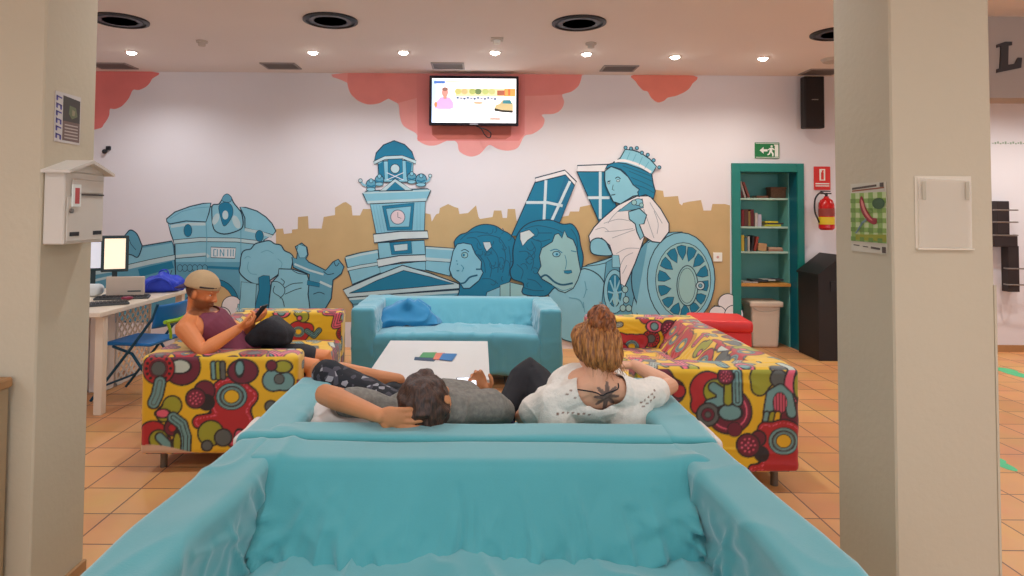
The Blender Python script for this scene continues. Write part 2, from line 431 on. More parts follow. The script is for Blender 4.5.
g.stroke([(432,440),(488,465)], 2.4, cP, **O); g.stroke([(310,355),(382,385),(450,405)], 2, cP, **O)
for q in ([(195,440),(230,440),(260,465),(262,495),(240,520)], [(262,470),(300,450),(350,445)], [(265,500),(310,480),(345,470)], [(215,460),(210,490),(250,520),(262,560)], [(245,425),(262,440),(255,455)], [(300,385),(330,400),(370,405)], [(400,500),(430,490),(455,500)], [(500,345),(510,365),(525,350)], [(450,390),(470,405),(500,400)]):
    g.stroke(q, .75, cO, curve=True, **O)
g.done('painted_gate', 'blue cartoon stone gate with fountain and figures')
# clock tower
t = Mural(); A = dict(off=(340,130), sc=4.8); B = dict(off=(340,200), sc=4.8)
t.poly([(25,282),(30,270),(100,252),(182,238),(195,350),(60,405),(38,332)], cL, w_, **B)
t.stroke([(36,332),(100,318),(186,305)], 3, cP, **B); t.stroke([(36,325),(100,311),(186,298)], .6, cO, **B); t.stroke([(36,341),(100,327),(188,313)], .6, cO, **B)
t.stroke([(28,280),(100,262),(182,248)], 2.2, cP, **B)
t.poly([(410,222),(550,232),(528,365),(410,335)], cL, w_, **B); t.stroke([(412,282),(532,290)], 3, cP, **B); t.stroke([(412,291),(532,299)], .6, cO, **B)
t.stroke([(412,229),(548,238)], 1.8, cP, **B)
t.poly([(190,318),(410,292),(410,338),(300,320),(195,352)], cL, .6, **B)
t.poly([(40,470),(570,430),(578,600),(75,600),(62,500)], cM, w_, **B); t.stroke([(45,474),(570,440)], 2.6, cP, **B); t.stroke([(65,500),(572,458)], .7, cO, **B)
t.poly([(15,430),(150,372),(300,313),(430,350),(572,402),(572,425),(38,468)], cP, w_, **B)
t.poly([(45,447),(180,385),(306,338),(430,368),(548,402),(300,425)], cT, .8, **B)
t.poly([(182,205),(405,193),(410,268),(190,285)], cL, w_, **B)
t.poly([(238,205),(342,195),(347,256),(248,262)], cT, .6, **B); t.poly([(258,216),(324,209),(325,240),(264,246)], cP, .5, **B)
t.poly([(178,285),(290,266),(410,262),(414,293),(300,298),(184,322)], (206,222,224), w_, **B)
t.poly([(145,355),(410,342),(405,490),(175,502)], cL, w_, **A)
for x in (160, 175, 190): t.stroke([(x,362),(x+25,490)], .35, cM, **A)
for x in (370, 385): t.stroke([(x,350),(x,485)], .35, cM, **A)
t.poly([(203,365),(357,350),(347,478),(228,482)], cT, .6, **A); t.poly([(222,378),(342,366),(332,464),(240,466)], cL, .5, **A)
t.ell(278,418,34,34,(226,205,210),.9,(96,120,140),**A); t.stroke([(278,418),(278,394)], .5, cO, **A); t.stroke([(278,418),(294,424)], .5, cO, **A)
t.poly([(160,500),(290,486),(420,484),(425,520),(300,524),(165,542)], (206,222,224), w_, **A)
t.poly([(182,150),(352,145),(348,250),(186,250)], cL, w_, **A)
t.poly([(184,165),(210,150),(216,238),(190,230)], cT, .4, **A); t.poly([(230,142),(300,140),(302,238),(232,238)], cT, .4, **A); t.poly([(316,148),(344,160),(340,225),(320,225)], cT, .4, **A)
t.ell(265,186,22,22,cP,.7,**A); t.stroke([(225,205),(305,240)], .7, cW, **A); t.stroke([(305,205),(225,240)], .7, cW, **A)
t.poly([(165,148),(175,110),(210,72),(260,52),(310,70),(345,105),(360,142),(300,127),(215,130)], cT, w_, curve=False, **A)
t.poly([(160,152),(215,126),(300,122),(366,147),(364,163),(300,138),(215,142),(166,166)], cP, .6, **A)
t.poly([(110,305),(132,292),(420,282),(436,290),(415,340),(132,352)], cL, w_, **A); t.stroke([(132,347),(416,334)], 2.6, cP, **A); t.stroke([(112,303),(434,290)], 1.6, cP, **A)
t.poly([(190,293),(265,233),(350,290)], cP, w_, **A); t.poly([(222,290),(265,250),(314,288)], cT, .5, **A)
for x, y, r in ((150,262,24), (190,240,21), (345,228,22), (390,238,26)):
    t.ell(x,y,r,r*1.05,cM,.8,**A); t.ell(x,y-18,9,10,cL,.6,**A); t.stroke([(x-r*.8,y+4),(x,y+10),(x+r*.8,y+4)], 1.6, cT, **A)
    t.ell(x-1,y+r*.95,r*.9,9,cL,.6,**A)
t.stroke([(128,268),(112,262),(100,248)], 1.8, cL, **A); t.ell(99,243,9,9,cP,.6,**A); t.stroke([(412,250),(428,240),(432,225)], 1.8, cL, **A); t.ell(433,220,8,8,cP,.6,**A)
t.done('painted_clock_tower', 'blue cartoon clock tower with teal dome')
# leaning towers
k = Mural(); A = dict(off=(500,150), sc=4.8)
k.poly([(55,410),(170,150),(315,112),(358,165),(280,360),(160,420)], cT, w_, **A)
k.poly([(315,112),(358,165),(280,360),(235,345)], (24,112,150), **A)
k.poly([(168,135),(310,97),(366,152),(357,170),(314,120),(170,156)], cW, w_, **A)
for q in ([(220,145),(210,345)], [(335,150),(245,345)], [(125,252),(225,252),(300,268)]): k.stroke(q, 2.8, (200,222,230), **A)
k.done('painted_leaning_tower', 'teal leaning tower behind the larger lion')
k = Mural()
k.poly([(368,103),(525,103),(560,290),(482,362)], cT, w_, **A); k.poly([(370,75),(525,69),(522,105),(368,105)], cW, w_, **A)
for q in ([(480,104),(480,330)], [(420,229),(525,229)]): k.stroke(q, 2.8, (200,222,230), **A)
k.done('painted_leaning_tower', 'teal leaning tower behind the crowned woman')
# lions
l1 = Mural(); A = dict(off=(440,210), sc=6.4)
l1.poly([(95,240),(95,195),(130,158),(170,145),(220,110),(280,92),(350,100),(400,130),(440,150),(478,190),(482,240),(470,330),(482,390),(445,460),(440,620),(120,620),(128,480)], cT, 1, **A, curve=True)
for q in ([(130,190),(180,150),(240,140),(300,150)], [(240,170),(300,160),(380,180),(420,240)], [(240,280),(280,330),(290,400)], [(330,240),(370,300),(370,400)], [(400,220),(420,300),(400,400)], [(270,440),(320,440),(370,470)], [(300,300),(330,360),(320,430)], [(440,230),(450,320),(440,420)], [(170,180),(230,180),(260,230)]):
    l1.stroke(q, .9, cD, curve=True, **A)
mr = random.Random(12)
for i in range(34):
    x, y = mr.uniform(225, 465), mr.uniform(115, 470); r0 = mr.uniform(12, 26); a0 = mr.uniform(0, 6.28)
    if (x-355)**2/125**2+(y-290)**2/185**2 < 1: l1.stroke([(x+r0*math.cos(a0+k_*.55), y+r0*1.3*math.sin(a0+k_*.55)) for k_ in range(6)], .75, cD, **A)
l1.poly([(110,218),(150,210),(200,220),(226,280),(266,330),(262,372),(276,400),(250,450),(190,500),(150,500),(128,465),(80,430),(60,380),(70,330),(85,260)], cL, 1, **A)
l1.poly([(275,205),(320,203),(330,235),(300,264),(285,240)], (196,216,222), .6, **A)
l1.ell(158,288,20,18,cG,.7,**A); l1.ell(152,288,8,9,cT,**A); l1.stroke([(135,262),(160,252),(185,268)], .8, cO, curve=True, **A)
l1.stroke([(128,470),(160,462),(190,430),(240,416)], 1.7, cD, curve=True, **A); l1.stroke([(230,378),(264,378)], 1.4, cD, **A)
l1.ell(115,388,10,4,cT,**A); l1.stroke([(135,350),(150,370),(140,395)], .6, cT, curve=True, **A)
for x, y in ((108,325),(112,345),(150,372)): l1.ell(x,y,4,4,cT,**A)
l1.poly([(300,525),(360,500),(420,475),(446,500),(450,620),(280,620)], cL, .7, **A)
l1.done('painted_lion', 'blue cartoon lion head with dark mane, left one')
l2 = Mural(); A = dict(off=(500,210), sc=4.8)
l2.poly([(380,282),(420,262),(500,238),(560,215),(620,222),(650,300),(660,600),(470,600),(440,330)], cL, w_, **A); l2.stroke([(392,272),(470,262),(560,240),(620,240)], .8, cO, **A)
l2.poly([(240,385),(375,292),(420,284),(470,310),(500,350),(520,400),(525,470),(548,490),(545,620),(300,620),(250,450)], cL, w_, curve=True, **A)
l2.poly([(0,360),(45,345),(110,360),(130,400),(130,600),(0,600)], cG, .7, **A); l2.stroke([(48,350),(48,430)], .8, cO, **A)
l2.poly([(62,255),(62,190),(80,125),(110,82),(160,55),(240,48),(300,68),(345,68),(375,110),(386,170),(398,225),(386,290),(340,340),(262,372),(215,412),(110,402),(112,352),(60,330),(48,290)], cT, w_, **A, curve=True)
for q in ([(120,90),(180,75),(260,90),(300,110)], [(140,130),(190,150),(240,140)], [(90,200),(130,200),(160,240),(150,290)], [(80,260),(110,290),(100,330)], [(130,330),(170,340),(200,370)], [(150,150),(170,190),(150,220)], [(340,90),(365,130),(372,190)], [(110,370),(160,385),(210,385)], [(180,110),(250,110)]):
    l2.stroke(q, .9, cD, curve=True, **A)
for i in range(34):
    x, y = mr.uniform(75, 370), mr.uniform(60, 400); r0 = mr.uniform(9, 20); a0 = mr.uniform(0, 6.28)
    if x < 180 or y < 120: 
        if (x-210)**2/155**2+(y-225)**2/165**2 < 1: l2.stroke([(x+r0*math.cos(a0+k_*.55), y+r0*1.2*math.sin(a0+k_*.55)) for k_ in range(6)], .75, cD, **A)
l2.poly([(200,182),(250,152),(262,118),(280,112),(296,135),(308,98),(322,128),(350,142),(366,180),(376,240),(386,292),(372,335),(350,375),(312,396),(280,386),(245,356),(200,330),(180,300),(196,268),(188,222)], cG, 1, **A)
l2.poly([(96,108),(140,95),(166,120),(132,145),(108,172),(96,140)], (206,222,224), .7, **A)
l2.ell(270,211,18,13,cL,.8,**A); l2.ell(272,212,6,6,cT,**A); l2.stroke([(240,196),(268,188),(298,205)], .9, cT, curve=True, **A); l2.stroke([(340,195),(365,200)], .9, cT, **A)
l2.stroke([(196,322),(222,312),(262,345),(300,358),(348,350)], 1.9, cD, curve=True, **A); l2.stroke([(310,215),(318,250),(312,285)], .6, cT, curve=True, **A)
l2.poly([(305,290),(342,288),(345,300),(325,306),(308,302)], cT, .4, **A); l2.stroke([(250,360),(300,385),(345,372)], .6, cT, curve=True, **A)
for q in ([(405,340),(412,380),(400,420)], [(410,385),(418,380)], [(398,440),(405,490)], [(330,420),(380,430),(400,470)]): l2.stroke(q, .8, cM, curve=True, **A)
l2.done('painted_lion', 'blue cartoon lion head with dark mane, right one with body')
# chariot and crowned woman
c = Mural(); A = dict(off=(570,140), sc=4.8); B = dict(off=(610,210), sc=4.8)
c.poly([(-20,250),(60,205),(200,180),(130,330),(100,480),(150,620),(-60,620)], cM, .7, **B)
c.ell(20,390,52,105,cL,.8,**B); c.ell(20,385,34,78,cT,.6,**B); c.ell(25,420,16,40,cG,.6,**B)
for a in range(0, 360, 45): c.stroke([(22,400),(22+34*math.cos(math.radians(a)),390+76*math.sin(math.radians(a)))], 1.6, cL, **B)
for x, y in ((70,380),(75,430),(60,470),(88,470)): c.ell(x,y,14,16,cG,.8,**B)
# wheel
c.ell(262,330,162,214,cM,w_,**B); c.poly([(180,150),(235,120),(300,108),(345,106),(345,600),(190,600),(120,480)], cL, **B)
c.stroke([(178,158),(235,118),(300,106),(345,105)], .8, cO, **B)
c.ell(338,330,162,222,cL,1,**B); c.ell(348,336,132,180,cG,.7,**B)
for i in range(14):
    a = 2*PI*i/14+.15
    ca, sa = math.cos(a), math.sin(a)
    base = (350+62*ca, 345+105*sa); tip = (348+118*ca, 338+164*sa); tx, ty = -sa*22, ca*26
    c.poly([base, (350+90*ca+tx*.8, 341+135*sa+ty*.8), (tip[0]+tx, tip[1]+ty), (tip[0]+4*ca, tip[1]+6*sa), (tip[0]-tx, tip[1]-ty), (350+90*ca-tx*.8, 341+135*sa-ty*.8)], cT, .6, **B)
c.ell(368,362,50,96,cG,.9,**B); c.ell(366,362,40,84,(150,196,196),.5,**B)
c.ell(430,362,20,20,cP,.9,**B); c.ell(430,362,9,9,cM,.7,**B)
# dress
c.poly([(150,380),(228,312),(318,270),(380,268),(432,330),(472,400),(472,440),(432,492),(392,487),(355,462),(340,510),(310,590),(262,700),(240,690),(235,590),(205,560),(188,505),(150,470),(110,482),(94,492),(88,460),(112,420)], cW, w_, **A)
for q in ([(165,440),(230,435),(300,425)], [(160,400),(230,380),(290,390)], [(200,470),(280,440),(310,430)], [(120,430),(160,420),(185,440)], [(220,545),(270,520),(330,520)], [(380,300),(410,350),(440,400)], [(350,330),(375,400),(400,470)], [(400,340),(420,400),(415,450)], [(240,600),(262,560),(300,540)], [(250,640),(270,600)], [(240,330),(200,370),(180,400)]): c.stroke(q, .6, (150,160,172), curve=True, **A)
c.poly([(98,488),(130,470),(165,482),(185,515),(198,552),(130,552),(98,535)], cL, w_, curve=True, **A)
c.poly([(200,552),(232,552),(240,610),(200,610)], cL, .6, **A)
c.poly([(225,345),(300,288),(345,283),(350,325),(300,335)], cM, .7, **A)
c.ell(325,298,22,16,cL,.7,**A); c.ell(305,300,12,12,cG,.6,**A); c.ell(340,312,10,10,cG,.6,**A)
c.poly([(278,345),(330,328),(365,360),(352,402),(330,405),(352,460),(335,478),(318,440),(310,402),(282,380)], cL, w_, **A)
c.poly([(165,150),(195,128),(240,145),(280,180),(300,215),(330,238),(345,262),(300,270),(240,307),(205,296),(185,255),(170,222),(164,190)], cL, w_, **A)
c.poly([(165,142),(178,120),(215,108),(260,112),(330,135),(388,158),(396,210),(406,245),(398,282),(360,262),(328,272),(322,250),(330,238),(300,215),(282,185),(262,158),(240,140),(195,128)], cT, w_, **A)
for q in ([(280,150),(340,175),(395,200)], [(290,180),(350,205),(400,230)], [(310,215),(360,232),(400,255)], [(250,125),(320,150),(388,175)]): c.stroke(q, .8, cD, curve=True, **A)
c.stroke([(178,200),(192,196)], 1, cO, **A); c.stroke([(215,185),(228,178),(240,188)], .9, cO, curve=True, **A); c.ell(228,196,8,5,cP,.5,**A); c.ell(184,206,5,5,cP,.5,**A)
c.stroke([(205,215),(200,238),(210,242)], .6, cO, **A); c.stroke([(195,265),(215,262)], 1, cO, **A)
c.poly([(205,106),(238,88),(262,46),(300,50),(335,62),(380,92),(412,128),(390,165),(340,140),(270,115)], cL, w_, **A)
c.stroke([(212,103),(260,100),(330,122),(386,156)], 2.6, cW, **A, curve=True)
for x, y in ((264,38),(290,42),(318,40),(342,62),(370,72),(398,98),(425,132)):
    c.ell(x,y,8,8,cM,.8,**A)
for x0, y0, x1, y1 in ((285,60,270,95), (315,68,298,105), (345,82,328,120), (375,105,355,138)): c.stroke([(x0,y0),(x1,y1)], .6, cM, **A)
c.ell(560,446,46,46,cW,.8,**B); c.ell(512,500,42,42,cW,.8,**B); c.ell(590,500,45,45,cW,.8,**B); c.stroke([(494,458),(525,462)], .9, cO, **B)
c.done('painted_chariot', 'crowned woman in white dress on blue wheeled chariot')

# ================================================================== SOFAS
m_turq = mat('turquoise_slipcover', (78, 158, 162), .85, .06, 3, .12, 260, sheen=.6, spec=.25)
m_turq2 = mat('light_turquoise_slipcover', (92, 166, 184), .85, .05, 3, .10, 260, sheen=.6, spec=.25)
m_chrome = mat('brushed_steel', (150, 145, 140), .35, metal=.9)
m_dark = mat('dark_plastic', (26, 26, 30), .5)
def folds(u, v, L):
    h = np.zeros(len(u))
    for (a, b, c_, d, w, am) in L:
        L2 = (c_-a)**2+(d-b)**2; t = ((u-a)*(c_-a)+(v-b)*(d-b))/L2; tc = np.clip(t, 0, 1)
        bow = .02*np.sin(tc*PI)
        dd = np.hypot(u-a-tc*(c_-a)-bow, v-b-tc*(d-b))
        h += am*np.exp(-(dd/w)**2)*(1-tc*.75)
    return h
def sofa_geo(step, wr, seed, splay=0):
    """deform functions, local: x +-.9, back at y=0, front y=-.88"""
    s = seed; fr_ = random.Random(seed)
    FB = []
    for i in range(34):
        x0 = fr_.uniform(-.68, .68); sl = (x0*.35+fr_.uniform(-.16, .16)); FB.append((x0, .40, x0+sl, .40+fr_.uniform(.06, .20), fr_.uniform(.007, .016), fr_.uniform(.006, .013)*fr_.choice((1, 1, -1))))
    for sg in (-1, 1):
        for i in range(7): FB.append((sg*.70, fr_.uniform(.40, .58), sg*fr_.uniform(.42, .62), fr_.uniform(.36, .60), fr_.uniform(.008, .016), fr_.uniform(.008, .016)))
    FA = {}
    for sx in (-1, 1):
        FA[sx] = [(fr_.uniform(-.30, -.18), .44, fr_.uniform(-.70, -.25), fr_.uniform(.50, .63), fr_.uniform(.008, .018), fr_.uniform(.006, .014)*fr_.choice((1, 1, -1))) for i in range(9)]+[(fr_.uniform(-.85, -.3), .42, fr_.uniform(-.9, -.3), .58, fr_.uniform(.010, .02), fr_.uniform(.004, .009)) for i in range(6)]
    def arm(sx):
        def f(p, n):
            q = p.copy(); q[:, 0] += sx*splay*ss(-p[:, 1], .0, .7)
            a = wr*(.006*vnoise(p*[1, 1, 1], 5, s+1) + .004*np.maximum(ridge(p*[1, .6, 1.6]+[0, p[:, 2].mean(), 0], 7, s+2), 0)**2)
            side = (n[:, 0]*sx < -.3)
            # folds running down the inner side of the arm
            fold = np.maximum(ridge(np.stack([p[:, 0]*0, p[:, 1]*2.2+p[:, 2]*.9, p[:, 2]*.35], 1), 5, s+3), 0)**2
            a = a + wr*.012*fold*side*ss(.70-p[:, 2], .05, .25)
            a = a+min(wr*1.3, 2.3)*side*folds(p[:, 1], p[:, 2], FA[sx])
            return q+n*a[:, None]
        return f
    def back(p, n):
        z = p[:, 2]; q = p.copy()
        fr = ss(-p[:, 1], .02, .17)
        q[:, 1] -= fr*(.64-z).clip(0)*.62                     # inner face slants towards the seat
        ed = np.minimum(np.abs(p[:, 0])/.71, 1)
        q[:, 1] -= fr*.03*(1-ed**4)*np.sin(np.clip((z-.1)/.56, 0, 1)*PI)   # padding
        a = .006*vnoise(p, 3.3, s+4)
        b = ss(.62-z, 0, .22)
        X = np.stack([p[:, 0]*3.2+.5*vnoise(p, 2., s+8)+z*.8*np.sign(p[:, 0]), z*.55, p[:, 1]*0], 1)
        f1 = np.maximum(ridge(X, 2.6, s+5), 0)**2; f2 = np.maximum(ridge(X+7, 6.0, s+6), 0)**2
        a = a+wr*b*(.016*f1+.008*f2)*(n[:, 1] < .3)
        a = a+wr*.010*np.maximum(ridge(p*[1, 1, .3], 4, s+9), 0)**2*ss(ed, .8, 1)
        a = a+min(wr*1.3, 2.3)*(n[:, 1] < .3)*ss(.635-z, 0, .05)*folds(p[:, 0], z, FB)
        a = a+min(wr, 1.2)*.004*np.sin(p[:, 0]*95+6*vnoise(p, 5, s+20))*ss(.50-z, 0, .08)*(n[:, 1] < .3)
        return q+n*a[:, None]
    def seat(p, n):
        q = p.copy(); top = ss(n[:, 2], .1, .9)
        q[:, 2] += top*.018*np.cos(np.clip(p[:, 0]/.75, -1, 1)*PI/2)
        a = .006*vnoise(p, 4, s+7)+wr*.008*np.maximum(ridge(p*[2, .7, 1], 4.5, s+10), 0)**2
        return q+n*a[:, None]
    return arm, back, seat
def make_sofa(name, label, loc, rz, m, wr, seed, step=.014, color=None, legs=None, group=None, legm=None, splay=0):
    t = thing(name, label, 'sofa', loc, rz, group)
    arm, back, seat = sofa_geo(step, wr, seed, splay)
    soft('seat', [((-.72-splay, -.88, .10), (.72+splay, -.20, .43-splay*.4), .045, step, seat)], m, t, color)
    soft('backrest', [((-.80, -.19, .10), (.80, -.002, .656), .034, step, back)], m, t, color)
    for sx in (-1, 1):
        x0, x1 = sorted((sx*.70, sx*.90))
        soft('armrest', [((x0, -.88, .10), (x1, 0, .66), .032, step, arm(sx))], m, t, color)
    for x in (-.80, .80):
        for y in (-.78, -.10):
            MB().tube([(x, y, 0), (x, y, .115)], .02, legm or m_chrome, 14).build('leg', t, True)
    return t
# near sofa faces the camera, the second one stands back to back with it
near = make_sofa('turquoise_sofa', 'near turquoise sofa seen from its seat side, empty, across the foreground', (0, 2.43, 0), 0, m_turq, 1.9, 11, step=.009, splay=.036)
near.scale = (.985, 1.14, 1.0)
sec = make_sofa('turquoise_sofa', 'turquoise sofa back to back with the foreground one, two people sitting on it', (0, 2.436, 0), PI, m_turq, 1.0, 31, step=.014)
m_lining = mat('bare_offwhite_lining', (226, 208, 196), .9, .05, 20)
for sx in (-1, 1):
    # bare cream upholstery showing where the cover rides up at the corner
    o = soft('exposed_lining', [((sx*.905-.012, -.28, .42), (sx*.905+.012, -.02, .642), .01, .02, lambda p, n: p+n*(.004*vnoise(p, 14, 3))[:, None])], m_lining, sec)
    o['label'] = 'cream lining showing beside the cover'
far = make_sofa('turquoise_sofa', 'pale turquoise sofa against the mural wall, with a crumpled throw on it', (-.19, 6.43, 0), 0, m_turq2, 1.5, 51, step=.018)
m_throw = mat('blue_crumpled_cloth', (34, 128, 176), .85, .08, 6, .1, 200, sheen=.3)
def crumple(p, n, s=5, amp=.03):
    a = amp*vnoise(p, 9, s)+amp*1.1*np.maximum(ridge(p, 7, s+1), 0)**2
    return p+n*a[:, None]
def throw_df(p, n):
    x = p[:, 0]; q = p.copy()
    q[:, 2] = .45+(p[:, 2]-.45)*(1-.75*np.abs(x)/.30)*1.0
    q = crumple(q, n, 5, .034); q[:, 1] += (p[:, 2]-.45)*.5
    return q
thr = soft('crumpled_throw', [((-.30, -.10, .45), (.30, .08, .68), .04, .012, throw_df)], m_throw, None, loc=(-.66, 6.02, 0))
tag(thr, 'bright blue crumpled throw in the left corner of the far turquoise sofa', 'throw')
# ---- psychedelic fabric
Y_ = lin((236, 186, 14)); RD = lin((186, 26, 34)); MR = lin((110, 20, 46)); TL = lin((112, 160, 158)); OL = lin((160, 160, 34)); BK = lin((26, 18, 24)); PKc = lin((232, 96, 120)); GR = lin((90, 96, 92)); WT = lin((196, 206, 190))
def sdc(u, v, x, y, rx, ry=None):
    ry = ry or rx; return (np.hypot((u-x)/rx, (v-y)/ry)-1)*min(rx, ry)
def sdseg(u, v, pts, r):
    d = np.full(u.shape, 9.)
    for (a, b), (c_, e) in zip(pts[:-1], pts[1:]):
        L = (c_-a)**2+(e-b)**2+1e-9; t = np.clip(((u-a)*(c_-a)+(v-b)*(e-b))/L, 0, 1)
        d = np.minimum(d, np.hypot(u-a-t*(c_-a), v-b-t*(e-b)))
    return d-r
def smin(ds, k=.02):
    r = ds[0]
    for d in ds[1:]:
        h = np.clip(.5+.5*(d-r)/k, 0, 1); r = d*(1-h)+r*h-k*h*(1-h)
    return r
def fill(c, d, col, ol=.0095):
    c[d < ol] = BK; c[d < 0] = col
def dots(u, v, cx, cy, R, n, r): 
    d = np.full(u.shape, 9.)
    for i in range(n):
        a = 2*PI*i/n; d = np.minimum(d, np.hypot(u-cx-R*math.cos(a), v-cy-R*math.sin(a)))
    return d-r
def eye(c, u, v, x, y, s):
    for k_, col in ((1, BK), (.93, TL), (.78, BK), (.70, GR), (.62, TL), (.52, BK), (.45, Y_)):
        c[sdc(u, v, x, y, s*k_*1.05, s*k_*.92) < 0] = col
def ringdot(c, u, v, x, y, s):
    fill(c, sdc(u, v, x, y, s), RD); c[dots(u, v, x, y, s*.80, 14, s*.11) < 0] = BK; fill(c, sdc(u, v, x, y, s*.6), MR, .003); fill(c, sdc(u, v, x, y, s*.45), GR, .004)
def dotball(c, u, v, x, y, s):
    fill(c, sdc(u, v, x, y, s), MR)
    for q in ((.25, 4), (.62, 9)): c[dots(u, v, x, y, s*q[0], q[1], s*.10) < 0] = PKc
def sausage(c, u, v, pts, r, col, inner=None):
    fill(c, sdseg(u, v, pts, r), col)
    if inner is not None: c[np.abs(sdseg(u, v, pts, r*.45)) < .003] = inner
def faceA(u, v):          # left sofa, near arm; units of the traced picture
    S = 780.; X = lambda a: (a-20)/S; Z = lambda b: (480-b)/S
    c = np.tile(np.array(Y_), (len(u), 1))
    fill(c, sdc(u, v, X(200), Z(95), 75/S), MR); fill(c, sdc(u, v, X(190), Z(92), 42/S, 27/S), WT)
    ringdot(c, u, v, X(97), Z(100), 66/S)
    sausage(c, u, v, [(X(105), Z(160)), (X(95), Z(215)), (X(80), Z(250))], 22/S, TL, GR)
    fill(c, smin([sdc(u, v, X(160), Z(262), 38/S), sdc(u, v, X(125), Z(300), 30/S)]), OL)
    fill(c, sdc(u, v, X(120), Z(297), 26/S, 16/S), PKc)
    fill(c, smin([sdc(u, v, X(80), Z(395), 62/S), sdc(u, v, X(120), Z(430), 40/S)]), RD)
    fill(c, sdc(u, v, X(105), Z(410), 38/S), OL); sausage(c, u, v, [(X(110), Z(400)), (X(140), Z(430)), (X(145), Z(480))], 16/S, TL)
    fill(c, sdc(u, v, X(163), Z(360), 32/S), MR); fill(c, sdc(u, v, X(163), Z(360), 15/S), RD, .004)
    sausage(c, u, v, [(X(165), Z(315)), (X(205), Z(345)), (X(222), Z(400)), (X(220), Z(490))], 20/S, TL, BK)
    fill(c, sdc(u, v, X(185), Z(430), 14/S, 45/S), OL)
    fill(c, smin([sdc(u, v, X(415), Z(235), 95/S), sdseg(u, v, [(X(280), Z(335)), (X(380), Z(320))], 26/S), sdc(u, v, X(430), Z(350), 85/S), sdc(u, v, X(470), Z(400), 60/S), sdc(u, v, X(500), Z(225), 30/S)], .03), RD, .01)
    d = smin([sdc(u, v, X(415), Z(235), 95/S), sdseg(u, v, [(X(280), Z(335)), (X(380), Z(320))], 26/S), sdc(u, v, X(430), Z(350), 85/S), sdc(u, v, X(470), Z(400), 60/S), sdc(u, v, X(500), Z(225), 30/S)], .03)
    c[(np.abs(d+.013) < .0035) & (np.sin(u*320)+np.sin(v*320) > -.2)] = PKc
    fill(c, sdc(u, v, X(465), Z(115), 62/S, 50/S), MR); fill(c, sdc(u, v, X(450), Z(100), 16/S, 30/S), TL); 
    eye(c, u, v, X(418), Z(225), 66/S)
    fill(c, sdc(u, v, X(300), Z(200), 42/S), MR); fill(c, sdc(u, v, X(310), Z(250), 30/S), BK); dotball(c, u, v, X(262), Z(232), 40/S)
    for i, x in enumerate((335, 355, 375)): sausage(c, u, v, [(X(x), Z(80)), (X(x+4), Z(140))], 8/S, (TL, OL, GR)[i])
    fill(c, sdc(u, v, X(330), Z(385), 52/S), OL); fill(c, sdc(u, v, X(385), Z(405), 34/S), GR); fill(c, sdc(u, v, X(455), Z(400), 18/S, 26/S), PKc); fill(c, sdc(u, v, X(315), Z(440), 20/S), GR)
    fill(c, smin([sdc(u, v, X(600), Z(155), 45/S), sdc(u, v, X(650), Z(160), 38/S)]), TL); fill(c, sdc(u, v, X(625), Z(150), 20/S), GR, .006); fill(c, sdc(u, v, X(640), Z(95), 36/S, 24/S), OL); fill(c, sdc(u, v, X(590), Z(90), 20/S), MR)
    fill(c, sdc(u, v, X(590), Z(270), 22/S), GR); fill(c, sdc(u, v, X(640), Z(330), 50/S), RD); dotball(c, u, v, X(600), Z(410), 45/S)
    pl_ = .03+.03*np.sin(u*9+1)+.06*np.exp(-u/.06)*0; c[v < pl_] = lin((214, 178, 150))
    return c
